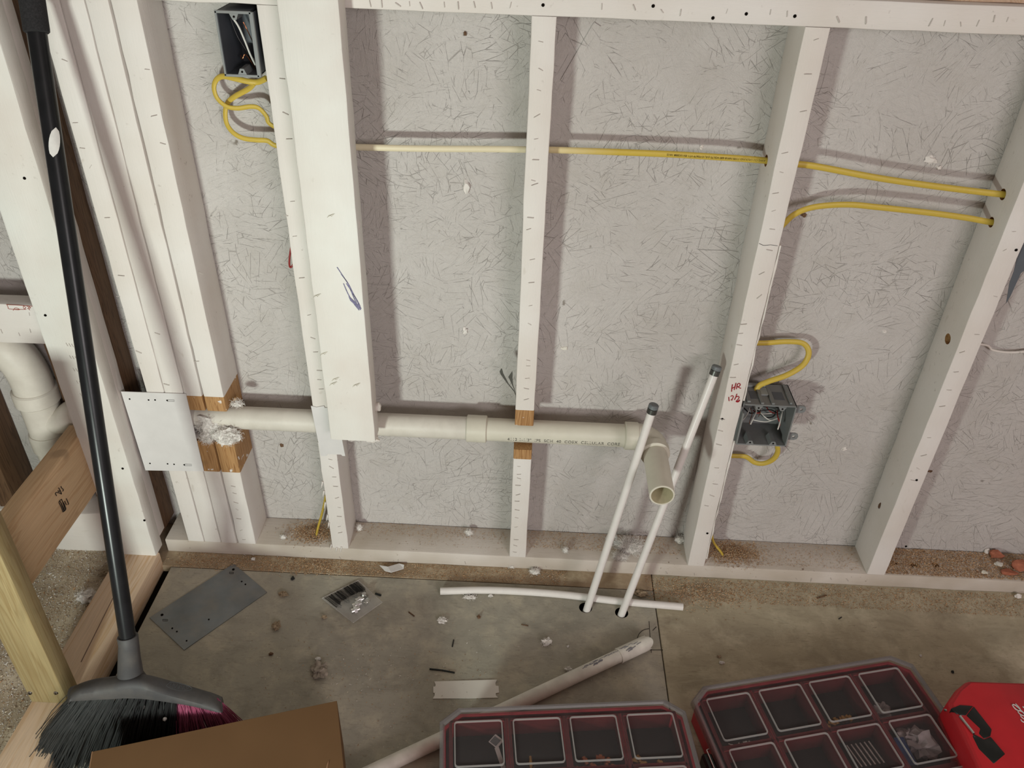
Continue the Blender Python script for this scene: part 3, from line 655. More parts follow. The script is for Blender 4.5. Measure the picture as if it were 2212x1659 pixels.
# insulation packed around the pipe
c = at_y(470, 925, .0)
bm = bmn(); tuft(bm, at_y(455, 918, .012), (.030, .018, .026), 1800, 1, .00025, .013, .95); tuft(bm, at_y(490, 940, -.006), (.028, .016, .018), 1600, 2, .00025, .013, .95); tuft(bm, at_y(446, 945, -.004), (.014, .008, .016), 500, 4, .00022, .012, .85)
tag(link_bm('insulation_wad', bm, FIB, loc=c), 'grey-white glass wool wad packed around the pipe in the four-ply stack', 'insulation')
bm = bmn(); tuft(bm, at_y(513, 872, .012), (.012, .008, .007), 260, 6, .00022, .01, .85); tag(link_bm('insulation_tuft', bm, FIB, loc=at_y(513, 872, .01), sm=False), 'small white tuft on top of the drain pipe where it leaves the stack', 'insulation')

# ------------------------------------------------------------ white water tubes
def pex(label, base, top, mid=None):
    Tt = thing('water_tube', label, 'pipe', (base.x, base.y, 0), 'white water tubes rising from the floor')
    d = (top-base).normalized(); lo = base-d*.055+Vector((0, .0, 0))
    pts = [lo, base]+([mid] if mid else [])+[top]
    bm = bmn(); tube(bm, spline(pts, 8), .0082, 18); link_bm('tube', bm, PEX, parent=Tt)
    bm = bmn(); tube(bm, [top-d*.013, top-d*.0125, top-d*.003, top-d*.0025], [.0088, .0098, .0098, .0088], 18); plab(link_bm('crimp_ring', bm, CAPR, parent=Tt), 'dark crimp ring')
    bm = bmn(); tube(bm, [top-d*.002, top-d*.001, top+d*.005, top+d*.0065], [.0092, .0100, .0098, .0085], 18); plab(link_bm('cap', bm, CAP, parent=Tt), 'grey end cap')
pex('near white water tube leaning in front of the drain elbow', H1, at_y(1411, 880, -.052), None)
pex('far white water tube passing behind the open drain stub, top against the stud', H2, at_y(1547, 797, .02))
# loose tube
bm = bmn(); tube(bm, spline([at_z(951, 1277, .0085), at_z(1060, 1275, .0085), at_z(1200, 1283, .0085), at_z(1340, 1299, .0085), at_z(1475, 1311, .0085)], 8), .0081, 18)
o = tag(link_bm('loose_tube', bm, PEX, loc=at_z(1200, 1285, 0)), 'cut length of white tube lying on the floor behind the standing tubes', 'pipe')
for u, v in ((951, 1277), (1475, 1311)):
    s = -1 if u < 1000 else 1; p = at_z(u, v, .0085); bm = bmn(); tube(bm, [p, p+Vector((s*.0003, 0, 0))], .0062, 14); link_bm('bore', bm, PVCIN, parent=o)
# old painted pipe on the floor
A0, A1 = at_z(1396, 1391, .0145), at_z(760, 1688, .0145); dr = (A1-A0).normalized()
O = thing('old_pipe', 'long dirty white pipe lying diagonally on the floor behind the parts organizers', 'pipe', at_z(1200, 1475, 0))
cj = at_z(1336, 1417, .0145)
bm = bmn(); tube(bm, [cj-dr*.004, A1], .0135, 22); link_bm('pipe_length', bm, PVCG, parent=O)
bm = bmn(); perp = Vector((-dr.y, dr.x, 0))
rg_ = []
for t, r in ((0, .0150), (.003, .0158), (.055, .0158), (.07, .0150)):
    rg_.append([cj-dr*t+(perp*math.cos(2*math.pi*k/22)+Vector((0, 0, 1))*math.sin(2*math.pi*k/22))*r - dr*(0 if t < .05 else .010*abs(math.sin(2*math.pi*k/22*1.5))) for k in range(22)])
loft(bm, rg_, 0, True, False); loft(bm, [rg_[-1], [p+(cj-dr*.07-p)*.15 for p in rg_[-1]], [cj-dr*.02+(p-(cj-dr*.07))*.8 for p in rg_[-1]]], 0, True, False)
plab(link_bm('broken_coupling', bm, PVCG, parent=O), 'broken socket at the far end')
bm = bmn(); tube(bm, [cj-dr*.003, cj-dr*.0], .0162, 22); link_bm('socket_rim', bm, PVCG, parent=O)
bm = bmn()
def opf(u, v):
    p = at_z(u, v, .012); t = (p-A0).dot(dr); s = (p-A0).dot(perp); s = max(-.0130, min(.0130, s)); rr = .0137 if t > .066 else .0160
    return A0+dr*t+perp*s+Vector((0, 0, math.sqrt(max(1e-6, rr*rr-s*s))))
rg = random.Random(5)
for cx_, cy_, n_ in ((1285, 1437, 18), (1310, 1424, 18), (1270, 1447, 12), (1362, 1409, 9), (1345, 1413, 7)):
    for _ in range(n_):
        u = cx_+rg.gauss(0, 10); v = cy_+rg.gauss(0, 3)-(u-cx_)*.42; strokes(bm, [[(u, v), (u+5, v-3), (u+9, v-4+rg.gauss(0, 1))]], opf, .0007)
plab(link_bm('grey_scuff', bm, m_simple('bluegrey', lin(132, 130, 136), .8), parent=O), 'blue-grey smudge')

# ------------------------------------------------------------ cables
def cable(label, pts, r=.0056, ell=.62, n=8, mat=CAB, up=(0, 1, 0), group='yellow electrical cables'):
    bm = bmn(); P = spline(pts, n); tube(bm, P, r, 12, ell=ell, up=None)
    return tag(link_bm('cable', bm, mat, loc=P[len(P)//2]), label, 'cable', group)
yc = .047
def cy(u, v, y=yc): return at_y(u, v, y)
zc2 = at_y(1132, 322, yc).z
mc = cable('yellow cable strung level through the studs, painted white on its left run',
      [Vector((.10, yc, cy(762, 318).z)), cy(900, 321), cy(1050, 322), cy(1130, 323), cy(1196, 324), cy(1420, 332), cy(1560, 340), (.8128, pD.y, pD.z), (.852, yc, pD.z-.001), cy(1760, 359), cy(1900, 385), cy(2040, 405), (1.2192, pE1.y, pE1.z), (1.25, pE1.y, pE1.z)])
# faint print, upside down
ca = cy(1440, 333); cb = cy(1652, 346); dx = (cb-ca)
bm = text_bm('AWG CU GROUND TYPE NM-B 600 VOLTS (UL) E193679 VT1 05/13/2008 14:12', .0052, Matrix(), spacing=1.)
wmax = max(v.co.x for v in bm.verts)
for v in bm.verts:
    t = 1-v.co.x/wmax; p = ca+dx*t; v.co = Vector((p.x, p.y-.0054+.0, p.z+.0002-(v.co.y-.002)*.9)); v.co.y = yc-.0052*.62-.0013
link_bm('printed_text', bm, INK, parent=mc, sm=False)
cable('lower yellow cable arching from the handwritten stud to the right-hand stud',
      [(.848, .045, cy(1690, 487, .045).z-.02), cy(1693, 484), cy(1718, 462), cy(1760, 447), cy(1830, 442), cy(1900, 448), cy(2010, 460), cy(2090, 471), (1.2192, pE2.y, pE2.z), (1.25, pE2.y, pE2.z)])
cable('yellow cable looping over the top of the double electrical box',
      [(.845, .06, cy(1630, 741, .06).z), cy(1650, 741, .062), cy(1700, 738, .066), cy(1735, 742, .066), cy(1747, 762, .06), cy(1735, 788, .055), cy(1700, 810, .05), cy(1660, 824, .05), cy(1637, 836, .05), cy(1630, 862, .045)])
cable('short yellow cable curling out below the double electrical box',
      [(.845, .07, cy(1572, 986, .07).z), cy(1590, 985, .07), cy(1612, 987, .07), cy(1630, 999, .068), cy(1650, 1001, .062), cy(1670, 992, .055), cy(1680, 975, .05), cy(1676, 950, .045)])
cable('yellow cable stub going down into the plate beside the handwritten stud',
      [cy(1543, 1120, .06), cy(1538, 1150, .052), cy(1542, 1172, .047), Vector((HD.x, HD.y, .038))+Vector((-.002, 0, .002)), (HD.x, HD.y, .012)], .0045)
cable('dull yellow cable going down into the plate beside the ragged stud',
      [cy(704, 1070, .06), cy(699, 1095, .06), cy(694, 1115, .055), cy(687, 1140, .05), (HB.x+.004, HB.y, .036), (HB.x+.004, HB.y, .01)], .0046)
l7 = lambda x, y, d=.055: at_y(430+x/5.026, y/5.026, d)
cable('left yellow loop hanging from the single box, lower coil',
      [l7(600, 900, .04), l7(540, 962, .052), l7(400, 1040, .06), l7(315, 1110, .066), l7(285, 1210, .066), l7(300, 1340, .064), l7(370, 1440, .06), l7(480, 1500, .058), l7(620, 1520, .056), l7(740, 1528, .055), l7(830, 1580, .055), (.01, .055, l7(880, 1600).z)], .0046)
cable('left yellow loop hanging from the single box, upper coil',
      [l7(730, 850, .03), l7(640, 890, .04), l7(540, 885, .04), l7(400, 855, .042), l7(260, 828, .05), l7(185, 870, .055), l7(162, 960, .056), l7(200, 1070, .056), l7(300, 1155, .055), l7(420, 1175, .055), l7(560, 1157, .055), l7(650, 1175, .055), l7(730, 1260, .055), l7(775, 1350, .055), (.008, .055, l7(810, 1460).z)], .0046)
cable('thin white wire drooping from the right-hand stud at the photo edge',
      [(1.255, .07, at_y(2118, 742, .07).z), at_y(2128, 745, .075), at_y(2145, 756, .08), at_y(2180, 761, .08), at_y(2225, 758, .078), at_y(2280, 750, .075)], .0022, 1., mat=PZ, group='thin white wire')
cable('sliver of red wire beside the ragged stud, above the pipe', [(.012, .06, .86), cy(627, 545, .05), cy(631, 575, .05), (.016, .06, .80)], .0018, 1., mat=RDW, group='red wire')

# ------------------------------------------------------------ electrical boxes
EB = thing('double_electrical_box', 'grey plastic double electrical box with loose wires inside, on the handwritten stud', 'electrical box', (.905, .04, .393))
fx0, fx1, fz0, fz1, fy, by = .8560, .9575, .3935, .4945, -.002, .074; t_ = .0028
bm = bmn(); box(bm, fx0, fx1, fy, by, fz1-t_, fz1, .0006); box(bm, fx0, fx1, fy, by, fz0, fz0+t_, .0006); box(bm, fx1-t_, fx1, fy, by, fz0, fz1, .0006); box(bm, fx0, fx0+t_, fy+.012, by, fz0, fz1, .0006); box(bm, fx0, fx1, by-t_, by, fz0, fz1, .0006)
link_bm('shell', bm, BOXG, parent=EB)
for cx2 in (.8835, .930):
    for zz, s in ((fz1-t_, -1), (fz0+t_, 1)):
        bm = bmn(); pr2 = [(cx2-.008, 0), (cx2+.008, 0), (cx2+.0035, s*.009), (cx2-.0035, s*.009)]
        loft(bm, [[(x, y, zz+z) for x, z in pr2] for y in (fy, fy+.03)]); bmesh.ops.recalc_face_normals(bm, faces=bm.faces)
        b_o = link_bm('screw_boss', bm, BOXG, parent=EB, sm=False)
        bm = bmn(); bmesh.ops.create_cone(bm, cap_ends=True, segments=12, radius1=.0018, radius2=.0018, depth=.001, matrix=Matrix.Translation((cx2, fy-.0003, zz+s*.0045)) @ Matrix.Rotation(R(90), 4, 'X')); link_bm('screw_hole', bm, DARK, parent=b_o)
# ribs and clips on the outside top
for (a0, a1, y0_, y1_) in ((.861, .868, .004, .07), (.887, .893, .0, .06), (.908, .914, .0, .062), (.944, .949, .004, .07)):
    bm = bmn(); box(bm, a0, a1, y0_, y1_, fz1, fz1+.004, .0008); link_bm('rib', bm, BOXG, parent=EB)
bm = bmn(); box(bm, .868, .908, .058, .068, fz1, fz1+.005, .0008); box(bm, .893, .908, .03, .056, fz1, fz1+.0035, .0006); plab(link_bm('cable_clamp', bm, m_simple('pale_grey', lin(150, 154, 152), .5), parent=EB), 'pale grey cable clamp tab')
for (a0, a1) in ((.871, .885), (.918, .938)):
    bm = bmn(); box(bm, a0, a1, .018, .045, fz1, fz1+.0004, 0); link_bm('knockout', bm, BOXD, parent=EB)
for zt in (.478, .410):      # ears
    bm = bmn(); pts = [(0, -.0085), (.017, -.0085), (.0225, -.006), (.0245, 0), (.0225, .006), (.017, .0085), (0, .0085)]
    loft(bm, [[(fx1+x, y, zt+z) for x, z in pts] for y in (.012, .0145)]); bmesh.ops.recalc_face_normals(bm, faces=bm.faces)
    o = link_bm('mounting_ear', bm, [BOXG, BOXG], parent=EB, sm=False); cut(o, [((fx1+.015, .013, zt), (0, 1, 0), .0030, .02, 1)], 0)
bm = bmn(); box(bm, .8515, .8545, fy+.006, .07, fz0-.004, fz1-.012, .0006); box(bm, .8545, .8575, fy-.004, fy+.010, fz0+.004, fz1-.02, .0006); link_bm('side_bracket', bm, BOXG, parent=EB)
bx_ = lambda x, y, d=.03: at_y(1540+x/6.9125, 800+y/6.9125, d)
for nm, mt, r, ln_ in (('white_wire', WHW, .0013, [(600, 520, .06), (650, 600, .04), (610, 700, .02), (562, 805, .006)]), ('white_wire', WHW, .0013, [(1070, 540, .05), (1030, 650, .03), (1000, 780, .012), (968, 885, .002)]),
        ('white_wire', WHW, .0012, [(590, 735, .05), (700, 760, .045), (820, 765, .045), (940, 720, .05)]), ('white_wire', WHW, .0012, [(720, 640, .045), (780, 700, .035), (860, 745, .035), (960, 720, .04)]), ('white_wire', WHW, .0012, [(450, 740, .045), (520, 640, .04), (545, 560, .055)]),
        ('white_wire', WHW, .0011, [(640, 620, .05), (760, 650, .045), (880, 640, .05)]), ('red_wire', RDW, .0012, [(960, 600, .05), (970, 700, .03), (1000, 790, .02), (985, 850, .015)]), ('red_wire', RDW, .0011, [(600, 600, .055), (680, 640, .045), (720, 560, .06)]),
        ('red_wire', RDW, .0011, [(800, 550, .06), (850, 610, .05), (920, 640, .055)]), ('black_wire', BLW, .0013, [(460, 560, .06), (560, 640, .05), (700, 610, .045), (860, 590, .05), (960, 640, .06)]), ('black_wire', BLW, .0013, [(640, 560, .06), (760, 690, .055), (900, 690, .055), (940, 600, .06)]),
        ('copper_wire', COP, .0007, [(560, 560, .06), (585, 650, .04), (550, 760, .02), (548, 800, .015)]), ('copper_wire', COP, .0007, [(700, 560, .06), (710, 620, .045), (680, 690, .05)])):
    bm = bmn(); tube(bm, spline([bx_(*p) for p in ln_], 6), r, 8); link_bm(nm, bm, mt, parent=EB)

SB = thing('single_electrical_box', 'dark grey single electrical box high beside the hanging post', 'electrical box', (-.038, .03, 1.078))
x0, x1, z0, z1, fy, by = -.066, -.0135, 1.0790, 1.1725, -.010, .078
bm = bmn(); t_ = .0026
box(bm, x0, x1, fy, by, z1-t_, z1, .0005); box(bm, x0, x1, fy, by, z0, z0+t_, .0005); box(bm, x0, x0+t_, fy, by, z0, z1, .0005); box(bm, x1-t_, x1, fy, by, z0, z1, .0005); box(bm, x0, x1, by-t_, by, z0, z1, .0005)
link_bm('shell', bm, BOXD, parent=SB)
bm = bmn(); box(bm, x0-.001, x1+.001, fy-.001, fy+.002, z1-.003, z1+.001, .0004); box(bm, x0-.001, x1+.001, fy-.001, fy+.002, z0-.001, z0+.003, .0004); box(bm, x0-.001, x0+.002, fy-.001, fy+.002, z0, z1, .0004); box(bm, x1-.002, x1+.004, fy-.001, fy+.004, z0, z1, .0004)
plab(link_bm('rim', bm, BOXG, parent=SB), 'pale grey front rim')
for zz, s in ((z1-t_, -1), (z0+t_, 1)):
    bm = bmn(); cx2 = -.0385; pr2 = [(cx2-.007, 0), (cx2+.007, 0), (cx2+.003, s*.009), (cx2-.003, s*.009)]
    loft(bm, [[(x, y, zz+z) for x, z in pr2] for y in (fy-.0005, fy+.03)]); bmesh.ops.recalc_face_normals(bm, faces=bm.faces); b_o = link_bm('screw_boss', bm, BOXG, parent=SB, sm=False)
    bm = bmn(); bmesh.ops.create_cone(bm, cap_ends=True, segments=12, radius1=.0016, radius2=.0016, depth=.001, matrix=Matrix.Translation((cx2, fy-.0008, zz+s*.0045)) @ Matrix.Rotation(R(90), 4, 'X')); link_bm('screw_hole', bm, DARK, parent=b_o)
for nm, mt, r, ln_ in (('white_wire', WHW, .0015, [(360, 185, .0), (430, 290, .004), (500, 450, .008), (560, 600, .012), (650, 780, .02)]), ('copper_wire', COP, .0008, [(480, 240, .02), (530, 340, .02), (590, 470, .03)]),
        ('copper_wire', COP, .0008, [(450, 600, .04), (470, 640, .03), (500, 590, .03), (560, 660, .025), (610, 750, .03)]), ('black_wire', BLW, .0014, [(340, 200, .03), (420, 400, .03), (520, 560, .03), (600, 720, .04)]), ('white_wire', WHW, .0013, [(520, 560, .04), (590, 640, .03), (640, 700, .03)])):
    bm = bmn(); tube(bm, spline([l7(a, b, d) for a, b, d in ln_], 6), r, 8); link_bm(nm, bm, mt, parent=SB)

# dark flared strips beside the middle stud
def strip(label, lines, y, mat, name, cat, group=None):
    bm = bmn()
    for poly in lines:
        a = [bm.verts.new(at_y(u, v, y)) for u, v in poly]; b = [bm.verts.new(at_y(u, v, y)+Vector((0, -.0008, 0))) for u, v in poly]
        bm.faces.new(a[::-1]); bm.faces.new(b)
        for i in range(len(a)): bm.faces.new((a[i], a[(i+1) % len(a)], b[(i+1) % len(a)], b[i]))
    bmesh.ops.recalc_face_normals(bm, faces=bm.faces)
    return tag(link_bm(name, bm, mat, loc=at_y(*lines[0][0], y), sm=False), label, cat, group)
s2 = lambda x, y: (1040+x/11.85, 760+y/11.85)
strip('long dark grey flared plastic tail beside the middle stud', [[s2(*p) for p in ((505, 420), (465, 500), (490, 570), (640, 780), (830, 1010), (870, 1110), (880, 1350), (890, 1350), (885, 1080), (840, 990), (700, 820), (560, 550), (530, 440))]], .018, m_simple('dark_tail', lin(78, 76, 70), .6), 'plastic_tail', 'strip')
strip('short dark grey flared plastic tail beside the middle stud', [[s2(*p) for p in ((790, 490), (740, 560), (685, 640), (720, 700), (790, 860), (880, 1050), (888, 1060), (815, 860), (795, 700), (800, 560))]], .014, bpy.data.materials['dark_tail'], 'plastic_tail', 'strip')
strip('dark grey torn membrane flap at the right photo edge beside the cable stud', [[(2240, 440), (2208, 510), (2200, 540), (2190, 585), (2180, 612), (2173, 655), (2182, 640), (2205, 590), (2240, 560)]], .012, BOXD, 'torn_flap', 'strip')

# small things stuck on the painted sheathing
for i, (lab, u, v, rad, mt) in enumerate((('white foam splat on the sheathing right of the handwritten stud', 2010, 345, (.010, .004, .007), PZ), ('white foam splat tail below the larger splat on the sheathing', 2028, 362, (.005, .003, .004), PZ),
        ('raised wood chip on the sheathing between post and middle stud, upper', 1008, 402, (.007, .006, .012), PZ), ('raised wood chip on the sheathing between post and middle stud, lower', 1005, 714, (.005, .005, .008), PZ),
        ('dark nail stub high on the sheathing next to the sill', 1005, 72, (.0025, .004, .004), RAWD), ('pale nail lump on the sheathing above the level cable', 1515, 318, (.004, .003, .004), PZ),
        ('tiny brown chip on the sheathing right of the right-hand stud', 2008, 1018, (.006, .003, .003), RAWD), ('small lump on the sheathing between the electrical box and right-hand stud', 1823, 970, (.005, .003, .005), PZ),
        ('small lump on the sheathing high between the two right studs', 1910, 716, (.005, .003, .003), PZ), ('dark pit with raised edge on the sheathing by the lower cable', 1737, 465, (.005, .002, .004), RAWD),
        ('raised chip on the sheathing near the ragged stud, below the pipe', 608, 962, (.004, .002, .006), RAWD), ('raised chip on the sheathing left of the handwritten stud', 1218, 752, (.007, .003, .004), PVCG))):
    bm = bmn(); blob(bm, at_y(u, v, .0893), rad, i+2, .5, 2); tag(link_bm('wall_chip', bm, mt, loc=at_y(u, v, .0893)), lab, 'chip')
bm = bmn(); a = at_y(1290, 52, .0885); b = at_y(1215, 175, .0885)
sd = (b-a).normalized(); sw = Vector((sd.z, 0, -sd.x))*.006
a2 = [bm.verts.new(p) for p in (a-sw, a+sw, b+sw*.6, b-sw*.8)]; b2 = [bm.verts.new(v.co+Vector((0, -.0014, 0))) for v in a2]
bm.faces.new(a2[::-1]); bm.faces.new(b2)
for i in range(4): bm.faces.new((a2[i], a2[(i+1) % 4], b2[(i+1) % 4], b2[i]))
bmesh.ops.recalc_face_normals(bm, faces=bm.faces); tag(link_bm('wood_strand', bm, OSB, loc=a, sm=False), 'long loose strand on the sheathing near the sill, right of the middle stud', 'chip')

# ------------------------------------------------------------ broom
T0 = at_y(75, 40, -.078); B0 = at_z(276, 1378, .245)
pd = (B0-T0).normalized()
BR = thing('push_broom', 'black-handled broom with grey head and black and pink bristles leaning on the corner stud', 'broom', at_z(300, 1640, 0))
gt = T0-pd*.30; ge = at_y(75, 74, -.078+.0); ge = T0+pd*((ge-T0).dot(pd))
bm = bmn(); tube(bm, [gt, B0+pd*.004], .0134, 24); link_bm('handle', bm, BROOMP, parent=BR)
bm = bmn(); tube(bm, [gt, ge-pd*.006, ge-pd*.002, ge], [.0175, .0175, .0172, .015], 28); plab(link_bm('grip', bm, FOAM, parent=BR), 'black foam hand grip')
# label remnant on the handle
lm = T0+pd*((at_y(107, 315, -.08)-T0).dot(pd)); tc = (CO-lm).normalized(); tc = (tc-pd*tc.dot(pd)).normalized(); sdv = pd.cross(tc)
bm = bmn(); grid = []
for i in range(9):
    row = []; a = (i/8-.5)*2; wd = math.sqrt(max(0, 1-a*a))*.55+.02
    for j in range(5):
        th = (j/4-.5)*2*wd-.12+a*.35; row.append(lm+pd*a*.021+(tc*math.cos(th)+sdv*math.sin(th))*.01375)
    grid.append([bm.verts.new(p) for p in row])
for i in range(8):
    for j in range(4): bm.faces.new((grid[i][j], grid[i][j+1], grid[i+1][j+1], grid[i+1][j]))
plab(link_bm('label_remnant', bm, PAPER, parent=BR), 'torn white label remnant')
# head, lofted along its width
ST = [(147, 1512, 1517, 1524, 1534), (152, 1490, 1498, 1508, 1522), (172, 1476, 1487, 1498, 1522), (205, 1466, 1482, 1494, 1520), (240, 1461, 1477, 1490, 1519), (268, 1457, 1470, 1484, 1518), (305, 1456, 1470, 1486, 1519), (335, 1462, 1482, 1492, 1522),
      (370, 1472, 1493, 1502, 1526), (405, 1482, 1502, 1512, 1531), (440, 1493, 1511, 1522, 1538), (464, 1501, 1518, 1530, 1544), (477, 1511, 1524, 1536, 1545), (482, 1526, 1530, 1537, 1540)]
rings = []; fbs = []
for (u, vt, vr, vm, vb) in ST:
    zb = .135-(u-147)*.00004; fb = at_z(u, vb, zb); rd = at_y(u, vm, fb.y+.006); r2_ = at_y(u, vr, fb.y+.016)
    bt = at_y(u, vt, fb.y+.034); bb = Vector((bt.x, bt.y+.006, max(zb, bt.z-.05)))
    fbs.append((u, fb, bb)); rings.append([fb, rd, r2_, bt, bt+Vector((0, .006, -.006)), bb, (fb+bb)/2])
bm = bmn(); RR = [spline([Vector(r_[k]) for r_ in rings], 3) for k in range(7)]
loft(bm, [[RR[k][i] for k in range(7)] for i in range(len(RR[0]))]); bmesh.ops.recalc_face_normals(bm, faces=bm.faces)
head = link_bm('head', bm, BROOMH, parent=BR, ang=70)
md = head.modifiers.new('s', 'SUBSURF'); md.levels = 1; md.render_levels = 1
jn = at_y(283, 1478, at_z(283, 1500, .14).y+.025)
bm = bmn(); tube(bm, [B0-pd*.004, B0-pd*.002, B0+pd*.012, B0+(jn-B0)*.45, B0+(jn-B0)*.8, jn], [.0160, .0170, .0165, .0185, .0215, .030], 26); link_bm('socket', bm, BROOMH, parent=BR)
def hp(x, y):
    u, v = 100+x/5.267, 1400+y/5.267
    t = (u-335)/(464-335); z = .0
    fb = at_z(u, 1522+(u-335)*.17, .127); return at_y(u, v, fb.y+.022)+(CO-fb).normalized()*.0035
bm = bmn(); strokes(bm, [[(1395, 400), (1370, 430), (1440, 465), (1540, 487), (1630, 478), (1655, 455), (1600, 425), (1500, 395), (1420, 385), (1395, 400)],
        [(1425, 395), (1410, 425)], [(1450, 395), (1440, 450)], [(1465, 405), (1458, 455), (1500, 410), (1500, 462), (1530, 415)], [(1545, 415), (1540, 468), (1575, 425), (1575, 472)], [(1600, 430), (1600, 468), (1625, 440)]], hp, .0006)
plab(link_bm('moulded_emblem', bm, m_simple('emblem', lin(56, 55, 56), .5), parent=BR), 'oval moulded emblem')
def bristles(name, mat, u0, u1, n, seed, tipf, th, lab):
    rg = random.Random(seed); bm = bmn()
    for i in range(n):
        u = rg.uniform(u0, u1); u = round(u/13)*13+rg.gauss(0, 2.4); u = max(u0, min(u1, u)); k = 0
        while k < len(fbs)-2 and fbs[k+1][0] < u: k += 1
        f = (u-fbs[k][0])/(fbs[k+1][0]-fbs[k][0]); dp = rg.random()
        a = fbs[k][1].lerp(fbs[k+1][1], f); b = fbs[k][2].lerp(fbs[k+1][2], f); p = a.lerp(b, .2+.6*dp)+Vector((0, 0, .006))
        tu = tipf(u)+rg.gauss(0, 9); tv = 1668+rg.uniform(-18, 10)
        q = at_z(tu, tv, .001)+Vector((0, .010+(dp-.3)*.05+rg.gauss(0, .004), rg.random()*.012))
        mid = p.lerp(q, .5)+Vector((rg.gauss(0, .003), rg.gauss(0, .003), .006))
        tube(bm, spline([p, mid, q], 2), th, 3, caps=False)
    o = link_bm(name, bm, mat, parent=BR, sm=False); o['kind'] = 'stuff'; o['label'] = lab
tf = lambda u: 50+(u-160)*1.48
bristles('bristles', BRB, 163, 382, 1500, 3, tf, .00075, 'black bristles, left two thirds')
bristles('bristles', BRP, 380, 470, 620, 4, lambda u: 395+(u-380)*1.75, .00075, 'pink bristles at the right end')
bm = bmn()
for u, v in ((311, 1527), (356, 1553)): blob(bm, at_y(u, v, at_z(u, v, .1).y-.004), (.0035, .0035, .0035), 1, .15)
tag(link_bm('foam_bead', bm, PAPER, loc=at_z(330, 1545, .1)), 'two white foam beads caught in the broom bristles', 'debris')

# ------------------------------------------------------------ cardboard box in the foreground
CB = thing('cardboard_box', 'plain brown cardboard box in the bottom foreground beside the organizers', 'box', (0, -.7, 0))
c0 = at_z(200, 1625, .130); c1 = at_z(728, 1515, .130); exx = (c1-c0); L = exx.length; exx.normalize(); eyy = Vector((exx.y, -exx.x, 0))
MB_ = Matrix(((exx.x, eyy.x, 0, c0.x), (exx.y, eyy.y, 0, c0.y), (0, 0, 1, 0), (0, 0, 0, 1)))
for (a, nm) in (((0, L, .0, .0035, 0, .128), 'rear_panel'), ((0, L, .3565, .36, 0, .128), 'front_panel'), ((0, .0035, .0035, .3565, 0, .128), 'side_panel'), ((L-.0035, L, .0035, .3565, 0, .128), 'side_panel')):
    bm = bmn(); box(bm, *a, .0006, 0, MB_); link_bm(nm, bm, CARD, parent=CB, sm=False)
for (y0_, y1_) in ((0, .1795), (.1805, .36)):
    bm = bmn(); box(bm, 0, L, y0_, y1_, .1285, .1320, .0005, 0, MB_); link_bm('top_flap', bm, CARD, parent=CB, sm=False)
bm = bmn(); box(bm, -.0008, .0006, 0, .36, .1283, .1322, 0, 0, MB_); plab(link_bm('cut_edge', bm, CARDE, parent=CB, sm=False), 'paler cut edge')
bm = bmn(); tp = at_z(708, 1652, .1322); tube(bm, [tp+Vector((0, -.012, 0)), tp, tp+Vector((0, .006, .001))], [.002, .0015, .0003], 5); plab(link_bm('torn_spot', bm, CARDE, parent=CB), 'small torn spot')

